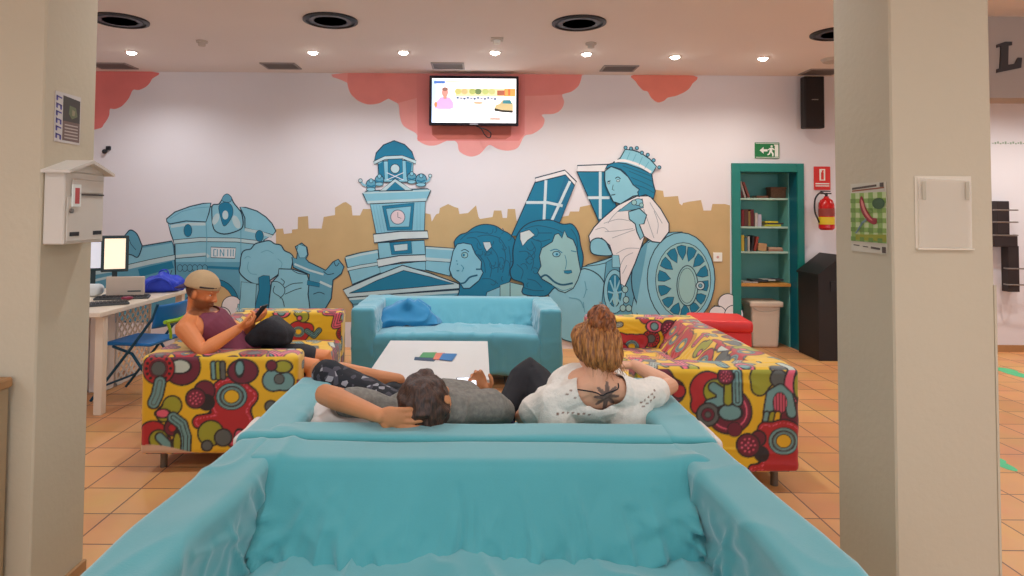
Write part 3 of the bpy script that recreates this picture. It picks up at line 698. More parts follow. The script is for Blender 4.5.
def faceB(u, v):          # right sofa, near arm
    S = 667.; X = lambda a: (a+20)/S; Z = lambda b: (455-b)/S
    c = np.tile(np.array(Y_), (len(u), 1))
    fill(c, smin([sdc(u, v, X(60), Z(130), 50/S), sdc(u, v, X(110), Z(165), 40/S), sdc(u, v, X(40), Z(190), 40/S)]), MR); fill(c, sdc(u, v, X(130), Z(165), 22/S), RD)
    fill(c, sdc(u, v, X(310), Z(235), 78/S), MR); c[np.abs(sdc(u, v, X(310), Z(235), 64/S)) < .004] = PKc
    fill(c, smin([sdc(u, v, X(235), Z(160), 62/S), sdc(u, v, X(205), Z(215), 30/S)]), RD)
    fill(c, sdc(u, v, X(262), Z(165), 40/S), OL)
    sausage(c, u, v, [(X(255), Z(150)), (X(285), Z(170)), (X(280), Z(200)), (X(240), Z(212))], 15/S, TL)
    fill(c, sdc(u, v, X(235), Z(248), 38/S), GR); fill(c, sdc(u, v, X(235), Z(248), 22/S), MR, .005); fill(c, sdc(u, v, X(235), Z(248), 10/S), GR, .004)
    fill(c, sdc(u, v, X(315), Z(240), 38/S, 26/S), TL)
    sausage(c, u, v, [(X(312), Z(120)), (X(308), Z(200))], 13/S, OL); sausage(c, u, v, [(X(340), Z(100)), (X(342), Z(200))], 15/S, TL, BK)
    dotball(c, u, v, X(300), Z(112), 26/S)
    fill(c, smin([sdc(u, v, X(430), Z(115), 40/S), sdc(u, v, X(420), Z(150), 26/S)]), OL)
    fill(c, sdc(u, v, X(490), Z(118), 28/S), GR); fill(c, sdc(u, v, X(550), Z(140), 38/S, 60/S), PKc); fill(c, sdc(u, v, X(560), Z(145), 14/S, 40/S), OL); fill(c, sdc(u, v, X(520), Z(260), 70/S, 60/S), MR)
    fill(c, sdseg(u, v, [(X(450), Z(240)), (X(462), Z(175)), (X(495), Z(155)), (X(522), Z(180)), (X(535), Z(240))], 15/S), TL)
    ins = sdc(u, v, X(493), Z(205), 24/S, 36/S); c[ins < .004] = BK; k_ = ins < 0; c[k_] = np.where((np.sin(u[k_]*400) > 0)[:, None], PKc, MR)
    for i, x in enumerate((445, 465, 485)): sausage(c, u, v, [(X(x), Z(245)), (X(x-6), Z(275))], 8/S, (TL, OL, Y_)[i])
    d = smin([sdc(u, v, X(505), Z(345), 78/S), sdc(u, v, X(500), Z(410), 75/S), sdc(u, v, X(440), Z(300), 25/S), sdseg(u, v, [(X(395), Z(440)), (X(470), Z(430))], 14/S), sdc(u, v, X(560), Z(430), 50/S)], .03)
    fill(c, d, RD, .01); c[(np.abs(d+.012) < .003) & (np.sin(u*320)+np.sin(v*320) > -.2)] = PKc
    eye(c, u, v, X(506), Z(340), 54/S)
    fill(c, sdc(u, v, X(415), Z(330), 24/S), MR); fill(c, sdc(u, v, X(425), Z(385), 22/S), BK); dotball(c, u, v, X(378), Z(355), 38/S)
    fill(c, sdc(u, v, X(330), Z(300), 24/S), MR, .005)
    fill(c, sdc(u, v, X(100), Z(300), 70/S), RD); eye(c, u, v, X(110), Z(300), 40/S); fill(c, sdc(u, v, X(200), Z(350), 40/S), OL); sausage(c, u, v, [(X(150), Z(400)), (X(260), Z(420))], 20/S, TL, BK)
    return c
def field(u, v, seed, off):
    r = random.Random(seed); c = np.tile(np.array(Y_), (len(u), 1))
    cells = []
    for i in range(-6, 7):
        for j in range(-5, 6): cells.append((i*.17+r.uniform(-.05, .05)+off, j*.165+r.uniform(-.05, .05), r.choice('ABCDEFGAHH'), r.uniform(.06, .105)))
    r.shuffle(cells)
    lo, hi, l2_, h2 = u.min()-.2, u.max()+.2, v.min()-.2, v.max()+.2
    for x, y, k_, s in cells:
        if not (lo < x < hi and l2_ < y < h2): continue
        a = r.uniform(0, 6.28)
        if k_ == 'A':
            fill(c, smin([sdc(u, v, x, y, s), sdc(u, v, x+s*1.1*math.cos(a), y+s*1.1*math.sin(a), s*.6), sdc(u, v, x-s*math.cos(a+1), y-s*math.sin(a+1), s*.5)], .03), RD); eye(c, u, v, x, y, s*.6)
        elif k_ == 'B': ringdot(c, u, v, x, y, s*.8)
        elif k_ == 'C': dotball(c, u, v, x, y, s*.6); fill(c, sdc(u, v, x+s*.8, y+s*.3, s*.4), MR)
        elif k_ == 'D': sausage(c, u, v, [(x, y), (x+s*math.cos(a), y+s*math.sin(a)), (x+1.6*s*math.cos(a+.8), y+1.6*s*math.sin(a+.8))], s*.25, TL, BK)
        elif k_ == 'E': fill(c, smin([sdc(u, v, x, y, s*.6), sdc(u, v, x+s*.6, y+s*.5, s*.4)]), OL); fill(c, sdc(u, v, x+s*.4, y-s*.2, s*.22), PKc)
        elif k_ == 'F': fill(c, sdc(u, v, x, y, s*.8, s*.55), PKc); fill(c, sdc(u, v, x, y, s*.35), TL)
        elif k_ == 'H':
            sausage(c, u, v, [(x, y), (x+s*math.cos(a), y+s*math.sin(a)), (x+1.3*s*math.cos(a+.9), y+1.3*s*math.sin(a+.9)), (x+1.9*s*math.cos(a+.4), y+1.9*s*math.sin(a+.4))], s*.22, PKc if s > .08 else WT, BK)
        else: fill(c, smin([sdc(u, v, x, y, s*.5), sdc(u, v, x+s*.7, y, s*.35)]), GR); sausage(c, u, v, [(x-s, y+s*.5), (x+s*.4, y+s*.9)], s*.2, WT)
    return c
def pat_color(side):
    def f(p, n):
        out = np.empty((len(p), 3)); ax = np.argmax(np.abs(n)+np.array([.001, 0, .002]), axis=1)
        near_face = (ax == 0) & ((p[:, 0] < -.8) if side == 'L' else (p[:, 0] > .8))
        k1 = near_face; k2 = (ax == 0) & ~near_face; k3 = ax == 1; k4 = ax == 2
        if k1.any(): out[k1] = faceA(-p[k1, 1], p[k1, 2]-.1) if side == 'L' else faceB(.88+p[k1, 1], p[k1, 2]-.1)
        if k2.any(): out[k2] = field(p[k2, 1]+.4, p[k2, 2]-.3, 3 if side == 'L' else 4, 0)
        if k3.any(): out[k3] = field(p[k3, 0], p[k3, 2]-.4, 5 if side == 'L' else 6, .05)
        if k4.any(): out[k4] = field(p[k4, 0], p[k4, 1]+.4, 7 if side == 'L' else 8, .02)
        return out
    def g(p, n):          # average of a few nearby samples: soft printed edges
        acc = 0
        for d in ((.0017, .0008, .0014), (-.0017, -.0008, .0014), (.0012, .0017, -.0016), (-.0012, -.0017, -.0012)): acc = acc+f(p+np.array(d), n)
        return acc/4
    return g
m_pat = mat('psychedelic_print_fabric', (255, 255, 255), .55, .04, 3, .05, 200, attr='Col', sheen=.3, spec=.6)
m_legp = mat('grey_metal_leg', (120, 110, 98), .5, metal=.4)
lrz = math.radians(90+3.0)
ls = make_sofa('patterned_sofa', 'psychedelic print sofa on the left, a man in a cap sitting on it', (-1.965, 4.62, 0), lrz, m_pat, .3, 71, step=.0055, color=pat_color('L'), legm=m_legp)
rs = make_sofa('patterned_sofa', 'yellow and red psychedelic print sofa on the right, empty, near the red stool', (1.73, 4.43, 0), -PI/2, m_pat, .9, 91, step=.0055, color=pat_color('R'), legm=m_legp)
# ================================================================== FURNITURE
m_white = mat('white_laminate', (222, 216, 210), .35, .02, 4)
tb = thing('coffee_table', 'low white rectangular coffee table in the middle between the sofas', 'table', (-.32, 4.66, 0))
MB().box((-.39, -.59, .40), (.39, .59, .45), m_white, bev=.003).build('table_top', tb)
for x in (-.365, .365):
    for y in (-.565, .565): MB().box((x-.025, y-.025, 0), (x+.025, y+.025, .40), m_white, bev=.002).build('leg', tb)
MB().box((-.33, -.53, .12), (.33, .53, .137), m_white, bev=.002).build('lower_shelf', tb)
def flat_on_table(name, pts, z, th, m, label, cat, group=None):
    q = [PZ(x, y, z) for x, y in pts]
    q = [(p.x, p.y) for p in q]
    o = MB().prism(q, lambda a, b, t: (a, b, z+t), th, m).build(name); return tag(o, label, cat, group)
cd = [((78,150,84), [(423,352.5),(437,352.5),(434,358),(419,357.5)], 'green leaflet on the white coffee table, leftmost of three'),
      ((226,120,92), [(436,353),(445,353),(443,360),(433,359.5)], 'orange leaflet on the white coffee table, between the green and blue ones'),
      ((36,112,176), [(443,353.5),(457,354),(452,361),(439,359.5)], 'blue leaflet on the white coffee table, rightmost of three')]
for i, (col, pts, lb) in enumerate(cd): flat_on_table('leaflet', pts, .451+.0022*i, .002, mat('leaflet_%d' % i, col, .35), lb, 'leaflet', 'leaflets on the coffee table')
flat_on_table('magazine', [(415,357),(437,358.2),(434,361.5),(414,360)], .4508, .0015, mat('magazine_cover', (40, 62, 92), .35), 'dark magazine on the white coffee table, in front of the green leaflet', 'magazine')
# red stool
m_red = mat('red_plastic', (216, 44, 44), .45, .03)
st = thing('red_stool', 'bright red square stool behind the right patterned sofa, by the bookcase', 'stool', (2.12, 5.80, 0), math.radians(-8))
soft('seat_pad', [((-.24, -.24, .47), (.24, .24, .57), .025, .03, lambda p, n: p+n*(.004*vnoise(p, 6, 2))[:, None])], m_red, st)
MB().box((-.225, -.225, .04), (.225, .225, .475), m_red, bev=.008).build('stool_body', st)
for x in (-.19, .19):
    for y in (-.19, .19): MB().tube([(x, y, 0), (x, y, .045)], .018, m_dark, 12).build('foot', st, True)
# desk
m_desk = mat('cream_desk_top', (228, 212, 190), .4, .04, 6)
dk = thing('computer_desk', 'cream computer desk at the left, with monitors and keyboards on it', 'desk', (-3.15, 5.33, 0))
MB().box((-.60, -.68, .715), (.46, .74, .75), m_desk, bev=.004).build('desk_top', dk)
for x, y in ((.40, -.56), (.40, .68), (-.55, -.62), (-.55, .68)): MB().box((x-.03, y-.03, 0), (x+.03, y+.03, .715), m_desk, bev=.003).build('leg', dk)
m_lat = mat('white_lattice_wood', (214, 206, 198), .6, .04)
def lattice(w, h, fn, pitch=.085, sw=.018):
    b = MB()
    def clipseg(x0, s):
        pts = []
        for zz in (0, h):
            x = x0+s*zz
            if 0 <= x <= w: pts.append((x, zz))
        for xx in (0, w):
            z = (xx-x0)/s
            if 0 < z < h: pts.append((xx, z))
        return pts[:2] if len(pts) >= 2 else None
    k_ = -int(h/pitch)-2
    while k_*pitch < w+h:
        for s, t0 in ((1, 0), (-1, .006)):
            sg = clipseg(k_*pitch if s == 1 else k_*pitch, s)
            if sg:
                (a, b1), (c_, d) = sg
                L = math.hypot(c_-a, d-b1)
                if L > .01:
                    nx, nz = -(d-b1)/L*sw/2, (c_-a)/L*sw/2
                    b.prism([(a+nx, b1+nz), (c_+nx, d+nz), (c_-nx, d-nz), (a-nx, b1-nz)], lambda u, v, t, t0=t0: fn(u, v, t0+t), .006, m_lat)
        k_ += 1
    for a, c_ in (((0, 0), (w, .02)), ((0, h-.02), (w, h)), ((0, 0), (.02, h)), ((w-.02, 0), (w, h))):
        b.prism([(a[0], a[1]), (c_[0], a[1]), (c_[0], c_[1]), (a[0], c_[1])], lambda u, v, t: fn(u, v, t-.002), .016, m_lat)
    return b
tag(lattice(.56, .66, lambda u, v, t: (-3.03-t, 5.48+u, .01+v)).build('lattice_panel'), 'white diamond lattice screen under the desk, the one behind the blue chair', 'screen', 'lattice screens under the desk')
tag(lattice(.50, .66, lambda u, v, t: (-3.66+u, 5.31+t, .01+v)).build('lattice_panel'), 'white diamond lattice screen under the desk, the one beside the white pillar', 'screen', 'lattice screens under the desk')
tag(MB().box((-3.15, 5.30, .005), (-3.035, 5.465, .68), m_white, bev=.006).build('pc_cabinet'), 'plain white cabinet under the desk between the two lattice screens', 'cabinet')
# monitors
m_bez = mat('dark_bezel', (34, 56, 62), .4); m_scr = mat('glowing_cream_screen', (250, 228, 200), .3, 0, emit=.75); m_scr2 = mat('glowing_pale_screen', (214, 214, 224), .3, 0, emit=.55)
def monitor(loc, rz, w, h, label, scr, zb):
    t = thing('computer_monitor', label, 'monitor', loc, rz, 'monitors on the desk')
    MB().box((-w/2, 0, zb), (w/2, .035, zb+h), m_bez, bev=.006).build('bezel', t)
    MB().box((-w/2+.025, -.003, zb+.025), (w/2-.025, .002, zb+h-.025), scr).build('screen', t)
    MB().box((-.02, .035, .02), (.02, .06, zb+h*.5), m_bez).build('stand', t)
    MB().lathe([(.001, 0), (.09, 0), (.09, .012), (.03, .025), (.001, .025)], m_bez, 24, c=(0, .04, 0)).build('stand_foot', t, True)
    return t
pm_ = PY(115, 254, 5.5)
monitor((pm_.x, 5.5, .751), math.radians(28), .205, .305, 'monitor with a glowing cream screen on the desk, the nearer of two', m_scr, pm_.z-.751-.15)
pm2 = PY(95, 252, 5.75)
monitor((pm2.x-.03, 5.78, .751), math.radians(30), .205, .28, 'monitor with a pale screen on the desk, the one half hidden by the pillar', m_scr2, pm2.z-.751-.17)
m_beige = mat('beige_plastic', (204, 186, 168), .5)
pc = PY(125, 289, 5.42)
comp = thing('desktop_case', 'beige flat computer case standing on the desk below the cream monitor', 'computer', (pc.x, 5.42, .751), math.radians(14))
MB().box((-.145, 0, 0), (.145, .03, .175), m_beige, bev=.006).build('case', comp)
MB().box((.02, -.003, .05), (.12, .001, .06), m_bez).build('drive_slot', comp)
m_key = mat('dark_grey_keys', (70, 72, 74), .5)
def keyboard(p, rz, label):
    t = thing('keyboard', label, 'keyboard', p, rz, 'keyboards on the desk')
    MB().box((-.20, -.07, 0), (.20, .07, .018), m_key, bev=.004).build('keyboard_base', t)
    b = MB()
    for i in range(14):
        for j in range(5): b.box((-.19+i*.0275, -.06+j*.025, .018), (-.19+i*.0275+.022, -.06+j*.025+.02, .024), m_dark)
    b.build('keys', t)
a = PZ(108, 303, .751); keyboard((a.x, a.y-.12, .751), math.radians(35), 'dark keyboard on the desk, the nearer one beside the pillar')
a = PZ(137, 293.5, .751); keyboard((a.x+.05, a.y-.32, .751), math.radians(20), 'dark keyboard on the desk, the one in front of the beige computer case')
a = PZ(119, 297, .752)
ms = thing('computer_mouse', 'small dark red mouse on the desk between the two keyboards', 'mouse', (a.x+.16, a.y-.17, .751), .5)
MB().ball((0, 0, .016), (.045, .03, .016), mat('maroon_plastic', (130, 30, 60), .4)).build('mouse_shell', ms, 'all')
MB().tube([(-.02, 0, .031), (.0, 0, .034)], .004, m_dark, 8).build('scroll_wheel', ms)
a = PZ(92, 296, .752)
hp = soft('crumpled_tissue', [((-.07, -.06, 0), (.07, .06, .07), .03, .01, lambda p, n: crumple(p, n, 9, .012))], mat('white_tissue', (226, 228, 226), .9), None, loc=(a.x, a.y, .765))
tag(hp, 'crumpled white tissue on the desk right beside the pillar', 'tissue')
a = PZ(160, 289, .752)
o = soft('small_pouch', [((-.06, -.03, 0), (.06, .03, .035), .015, .008, lambda p, n: crumple(p, n, 19, .004))], mat('brown_pouch', (70, 58, 50), .8), None, loc=(a.x, a.y, .755)); tag(o, 'small brown pouch on the desk beside the blue backpack', 'pouch')
# blue backpack on desk corner
m_bb = mat('royal_blue_nylon', (36, 64, 196), .55, .1, 8, .2, 60)
a = PY(177, 290, 5.9)
bp_ = thing('blue_backpack', 'royal blue backpack lying on the far corner of the desk', 'backpack', (-2.84, 5.86, .751), .3)
def pk(p, n):
    q = p.copy(); q[:, 2] *= 1-.45*np.abs(p[:, 0])/.2; return crumple(q, n, 23, .022)
soft('bag_body', [((-.17, -.10, 0.008), (.15, .10, .15), .05, .01, pk)], m_bb, bp_)
MB().tube(smooth([(-.12, -.1, .02), (-.10, -.14, .09), (-.02, -.13, .13), (.06, -.13, .10), (.1, -.1, .02)], False), .011, m_bb, 8).build('strap', bp_, True)
MB().tube(smooth([(-.04, 0, .14), (-.02, 0, .185), (.03, 0, .19), (.05, 0, .14)], False), .007, m_bb, 8).build('handle', bp_, True)
# folding chair
m_blue = mat('cobalt_blue_plastic', (12, 110, 178), .4, .03); m_bmet = mat('dark_blue_steel', (16, 78, 106), .4, metal=.3)
fc = thing('folding_chair', 'blue folding chair at the desk, behind the man in the cap', 'chair', (-2.66, 5.22, 0), math.radians(-97))
soft('seat', [((-.20, -.21, .435), (.20, .18, .462), .012, .02, None)], m_blue, fc)
def cb(p, n): q = p.copy(); q[:, 1] += .05*(1-(p[:, 0]/.21)**2)+(p[:, 2]-.6)*.22; return q
soft('backrest', [((-.21, .19, .575), (.21, .205, .755), .006, .02, cb)], m_blue, fc)
for x in (-.205, .205):
    MB().tube([(x, -.30, .012), (x, .02, .42), (x, .20, .66), (x, .235, .765)], .011, m_bmet, 10).build('front_leg', fc, True)
    MB().tube([(x*.92, .30, .012), (x*.92, .02, .38), (x*.92, -.14, .43)], .011, m_bmet, 10).build('rear_leg', fc, True)
MB().tube([(-.205, -.22, .12), (.205, -.22, .12)], .009, m_bmet, 8).build('stretcher', fc, True)
MB().tube([(-.19, .24, .10), (.19, .24, .10)], .009, m_bmet, 8).build('stretcher', fc, True)
# lime strap bag hanging on chair
m_lime = mat('lime_webbing', (150, 196, 30), .6)
lb_ = MB()
lb_.tube(smooth([(-2.40, 5.00, .625), (-2.385, 5.2, .615), (-2.40, 5.42, .62)], False), .016, m_lime, 8)
lb_.tube(smooth([(-2.395, 5.03, .62), (-2.385, 5.06, .55), (-2.39, 5.08, .49)], False), .012, m_lime, 8)
lb_.tube(smooth([(-2.395, 5.38, .62), (-2.385, 5.34, .55), (-2.39, 5.33, .49)], False), .012, m_lime, 8)
tag(lb_.build('lime_strap', None, True), 'lime green webbing strap slung over the back of the blue folding chair', 'strap')
# wooden counter at far left
ct = thing('wooden_counter', 'wooden counter end at the far left edge, in front of the pillar', 'counter', (-1.86, 2.2, 0))
cz = PY(10, 377, 2.35).z; cxr = -1.668+1.86
MB().box((-.5, -.12, cz-.035), (cxr, .155, cz), m_woodtrim, bev=.006).build('counter_top', ct)
MB().box((-.5, -.09, 0), (cxr-.075, .15, cz-.035), m_woodtrim, bev=.003).build('counter_panel', ct)
MB().box((cxr-.072, -.06, 0), (cxr-.012, .15, cz-.035), mat('counter_side_tan', (176, 150, 116), .6), bev=.003).build('counter_side', ct)
# ================================================================== BOOKCASE NICHE
m_tealf = mat('teal_gloss_frame', (18, 122, 112), .4, .05, 5); m_teali = mat('pale_teal_interior', (104, 172, 164), .6, .05); m_dteal = mat('deep_teal_jamb', (8, 96, 112), .35, .03)
bk = thing('built_in_bookcase', 'teal framed bookcase built into the back wall beside the exit sign', 'bookcase', (0, WY, 0))
fx0, fx1, fz = PY(731.5, 250, WY).x, PY(803.5, 250, WY).x, PY(766, 163.5, WY).z
ix0, ix1, iz = PY(740, 250, WY).x, PY(797, 250, WY).x, PY(766, 172, WY).z
b = MB(); b.box((fx0, -.03, 0), (ix0, .0, fz), m_tealf, bev=.002); b.box((ix1, -.03, 0), (fx1, .0, fz), m_tealf, bev=.002); b.box((ix0, -.03, iz), (ix1, .0, fz), m_tealf, bev=.002)
b.build('frame', bk)
D0, D1 = .17, .42
for x0, x1 in ((ix0-.02, ix0), (ix1, ix1+.02)): MB().box((x0, -.0, 0), (x1, D0, iz), m_dteal).build('jamb', bk)
MB().box((ix0, .0, iz), (ix1, D0, iz+.02), m_dteal).build('jamb', bk)
sx1 = ix1-.012
b = MB(); b.box((ix0-.02, D1, 0), (ix1+.02, D1+.02, iz+.02), m_teali); b.build('back_panel', bk)
MB().box((sx1, D0, 0), (sx1+.03, D1, iz), m_teali).build('side_panel', bk); MB().box((ix0-.02, D0, 0), (ix0-.0, D1, iz), m_teali).build('side_panel', bk)
MB().box((ix0, D0, iz), (sx1, D1, iz+.02), m_teali).build('top_panel', bk)
SH = [PY(762, y, WY+D0).z for y in (198, 226.5, 251.5)]
m_shelf = mat('shelf_edge_pale', (186, 214, 196), .5)
for z in SH: MB().box((ix0, D0+.005, z-.022), (sx1, D1, z), m_shelf, bev=.002).build('shelf', bk)
zw = PY(762, 283, WY+D0).z
wsf = MB().box((ix0, D0-.05, zw-.035), (sx1, D1, zw), mat('honey_wood_edge', (214, 150, 70), .45, .1), bev=.003).build('shelf', bk); wsf['label'] = 'honey coloured wooden shelf'
def book(px0, px1, z, h, col, label, lean=0, d=.14, flat=False, group='books in the teal bookcase'):
    x0 = PY(px0, 220, WY+D0+.03).x; x1 = PY(px1, 220, WY+D0+.03).x; yb = WY+D0+.03
    cov = mat('cover_%02x%02x%02x' % col, col, .5); pg = mat('book_pages', (222, 212, 190), .8)
    t = thing('book', label, 'book', ((x0+x1)/2, yb, z+.001), 0, group); w = x1-x0
    if flat:
        b_ = MB(); b_.box((-w/2, 0, 0), (w/2, d, .003), cov); b_.box((-w/2, 0, h-.003), (w/2, d, h), cov); b_.box((-w/2, -.001, 0), (w/2, .003, h), cov); b_.build('cover', t)
        MB().box((-w/2+.004, .003, .003), (w/2-.004, d-.004, h-.003), pg).build('pages', t)
    else:
        b_ = MB(); b_.box((-w/2, 0, 0), (-w/2+.002, d, h), cov); b_.box((w/2-.002, 0, 0), (w/2, d, h), cov); b_.box((-w/2, -.001, 0), (w/2, .002, h), cov); b_.build('cover', t)
        MB().box((-w/2+.002, .002, .004), (w/2-.002, d-.004, h-.004), pg).build('pages', t)
        if lean:
            t.rotation_euler = (0, math.radians(lean), 0)
            t.location.z += abs(math.sin(math.radians(lean)))*w/2
    return t
s1, s2, s3 = SH
book(741.5, 743.5, s1, .17, (120,30,36), 'dark red book leaning at the left of the top shelf in the bookcase', -14)
book(744.5, 746.5, s1, .19, (214,206,198), 'white book leaning to the left on the top shelf, second from the left', -17)
book(748.3, 750.3, s1, .185, (176,96,84), 'pinkish brown book leaning on the top shelf, right of the white leaning book', -20)
book(757, 768, s1, .025, (150,96,66), 'brown book lying flat on the top shelf beside the wicker box', 0, .15, True)
book(741.5, 744.2, s2, .185, (128,26,30), 'tall dark red book at the left end of the second shelf')
book(744.4, 748.2, s2, .19, (92,48,34), 'thick brown book on the second shelf beside the dark red one')
book(748.4, 750.4, s2, .17, (150,120,60), 'ochre book on the second shelf between two brown ones')
book(750.6, 754, s2, .19, (104,30,34), 'thick maroon book on the second shelf, next to the ochre one')
book(755.2, 757.6, s2, .15, (206,196,186), 'cream book standing on the second shelf, the taller of two pale ones')
book(758.0, 761.4, s2, .135, (196,190,206), 'lilac grey book standing on the second shelf right of the cream one')
book(764.5, 781, s2, .022, (196,190,40), 'yellow green book at the bottom of the flat pile on the second shelf', 0, .15, True)
book(767.5, 783.5, s2+.023, .018, (66,66,64), 'dark grey book in the flat pile on the second shelf, middle one', 0, .15, True)
book(765, 778, s2+.042, .016, (226,206,40), 'bright yellow book on top of the flat pile on the second shelf', 0, .14, True)
book(741.2, 744, s3, .18, (206,178,60), 'mustard yellow book at the left end of the third shelf')
book(744.6, 747, s3, .15, (70,110,120), 'blue grey book on the third shelf next to the mustard one')
book(747.6, 749.6, s3, .165, (196,186,170), 'off-white slim book on the third shelf, left of the leaning black one')
book(750.4, 752.6, s3, .175, (40,34,36), 'black book leaning right on the third shelf', 8)
book(753.4, 755.8, s3, .165, (160,60,40), 'rust coloured book leaning right on the third shelf beside the black one', 12)
book(757.8, 766, s3, .085, (196,150,104), 'thick tan book on the third shelf, front turned forward', 6, .05)
book(768, 783, s3, .022, (170,120,96), 'brown book at the bottom of the flat pile on the third shelf', 0, .15, True)
book(768.5, 782, s3+.023, .020, (206,166,136), 'pale peach book on top of the flat pile on the third shelf', 0, .15, True)
wx = thing('wicker_box', 'brown lidded box on the top shelf of the bookcase, at the right', 'box', (PY(776, 190, WY+D0+.1).x, WY+D0+.10, s1+.001))
m_wk = mat('brown_woven', (124, 92, 70), .8, .25, 60, .5, 120)
MB().box((-.085, -.06, 0), (.085, .06, .10), m_wk, bev=.004).build('box_body', wx); MB().box((-.092, -.066, .10), (.092, .066, .125), m_wk, bev=.004).build('lid', wx)
for i, (x0, x1, h, col, lb) in enumerate(((742, 757, .012, (206,190,180), 'pale magazine pile at the left on the honey wooden shelf'), (752, 768, .02, (60,60,62), 'dark magazine lying open on the honey wooden shelf, in the middle'), (764, 776, .014, (214,206,200), 'white magazine on the honey wooden shelf, right of the dark one'), (773, 785, .018, (70,66,72), 'dark folded newspaper at the right on the honey wooden shelf'))):
    a0, a1 = PY(x0, 280, WY+D0+.02).x, PY(x1, 280, WY+D0+.02).x
    o = MB().box((a0, WY+D0-.01+.02*i, zw+.001+(.0205 if i == 2 else .0125 if i == 1 else .0205 if i == 3 else 0)), (a1, WY+D0+.17, zw+.001+h+(.0205 if i == 2 else .0125 if i == 1 else .0205 if i == 3 else 0)), mat('magazine_%d' % i, col, .4), bev=.002).build('magazine')
    o.rotation_euler = (0, 0, 0); tag(o, lb, 'magazine', 'magazines on the wooden shelf')
# white bin
m_bin = mat('white_bin_plastic', (226, 206, 184), .45, .02)
bn = thing('waste_bin', 'cream plastic waste bin standing under the honey wooden shelf of the bookcase', 'bin', (PY(761, 330, WY+.25).x, WY+.24, .0))
def tap(p, n): q = p.copy(); f = .86+.14*p[:, 2]/.50; q[:, 0] *= f; q[:, 1] *= f; return q
soft('bin_body', [((-.165, -.13, 0.001), (.165, .13, .47), .02, .02, tap)], m_bin, bn)
soft('rim', [((-.185, -.15, .45), (.185, .15, .51), .012, .012, None)], m_bin, bn)
MB().tube(smooth([(-.15, -.135, .44), (-.08, -.14, .405), (.03, -.14, .40), (.15, -.135, .43)], False), .003, mat('bin_liner', (190, 176, 160), .5), 8).build('liner_edge', bn, True)
# ================================================================== WALL THINGS
def wallframe(px, py, Y=WY): p = PY(px, py, Y); return p
# TV
m_tvb = mat('glossy_black_bezel', (14, 16, 34), .15)
TY = 6.98
c0 = PY(429.5, 75.5, TY); c1 = PY(518.5, 126, TY)
tv = thing('wall_television', 'flat screen television mounted on the pink cloud of the mural', 'television', ((c0.x+c1.x)/2, TY, (c0.z+c1.z)/2))
W2, H2 = (c1.x-c0.x)/2, (c0.z-c1.z)/2
MB().box((-W2, 0, -H2), (W2, .05, H2), m_tvb, bev=.006).build('bezel', tv)
MB().box((-.12, .05, -.1), (.12, .138, .1), m_dark).build('wall_bracket', tv)
scr = MB()
def em(n, c, e=1.0): return mat('screen_'+n, c, .3, 0, emit=e, spec=.2)
def sq(x0, y0, x1, y1, m, l):
    f = lambda x, y: (-W2+2*W2*(x-80)/685, -.0012-.0004*l, H2-2*H2*(y-70)/395)
    p, q = f(x0, y0), f(x1, y1); scr.add([(p[0], p[1], q[2]), (q[0], p[1], q[2]), (q[0], p[1], p[2]), (p[0], p[1], p[2])], [(0, 1, 2, 3)], m)
def sp(pts, m, l):
    f = lambda x, y: (-W2+2*W2*(x-80)/685, -.0012-.0004*l, H2-2*H2*(y-70)/395)
    scr.add([f(x, y) for x, y in pts], [tuple(range(len(pts)))], m)
def circ(x, y, rx, ry, n=14): return [(x+rx*math.cos(2*PI*i/n), y+ry*math.sin(2*PI*i/n)) for i in range(n)]
sq(100, 92, 745, 442, em('white', (246,244,246), 1.5), 0)
sq(280, 170, 740, 235, em('pale_green', (214,206,160), 1.2), 1); sq(280, 232, 740, 262, em('palegrey', (214,212,220), 1.2), 1)
sq(100, 100, 135, 440, em('paleblue', (190,214,248), 1.2), 1); sq(115, 112, 200, 134, em('blue', (84,120,190)), 2); sq(205, 112, 330, 124, em('orange_pale', (240,206,180)), 2)
for x, c_ in ((300,(196,190,120)), (350,(200,180,130)), (410,(170,180,110)), (455,(110,130,90)), (510,(180,190,120)), (560,(190,190,130))): sp(circ(x, 195, 26, 24), em('tree%d' % x, c_), 2)
sq(600, 185, 660, 225, em('brick', (170,100,80)), 3); sq(655, 170, 740, 230, em('orange_house', (240,160,90)), 3); sq(685, 175, 700, 225, em('orange_dark', (220,110,70)), 4)
for i in range(12): sq(290+i*26, 238+(i % 3)*4, 306+i*26, 252+(i % 3)*4, em('car%d' % (i % 3), ((90,110,140), (150,150,160), (60,80,110))[i % 3]), 4)
sp(circ(455, 285, 40, 10), em('brown_patch', (206,170,140)), 3)
sp([(580,330),(590,300),(620,290),(640,262),(700,260),(722,292),(722,345),(690,358),(590,350)], em('car_body', (196,176,130)), 4); sp([(640,288),(648,262),(700,262),(716,290)], em('car_glass', (70,130,140)), 5); sp([(578,325),(640,340),(722,345),(720,362),(650,358),(580,348)], em('car_bumper', (60,56,50), .8), 5)
sp([(120,330),(135,280),(165,240),(235,240),(262,275),(270,325),(240,338),(150,338)], em('pink_shirt', (240,170,226)), 5); sp(circ(200, 205, 25, 40), em('face', (232,150,140)), 6); sp(circ(200, 178, 24, 16), em('hair', (150,110,100)), 7); sp([(190,225),(212,225),(214,255),(188,255)], em('neck', (226,150,130)), 6); sp(circ(130, 300, 12, 22), em('hand', (240,140,90)), 6)
sq(140, 405, 700, 418, em('ticker', (250,226,214), 1.3), 2); sq(200, 408, 250, 416, em('ticker_orange', (240,170,150)), 3); sq(330, 406, 430, 416, em('ticker_orange'+'2', (240,190,170)), 3); sq(545, 404, 625, 418, em('ticker_red', (236,120,100)), 3)
scr.build('screen', tv, fix=False)
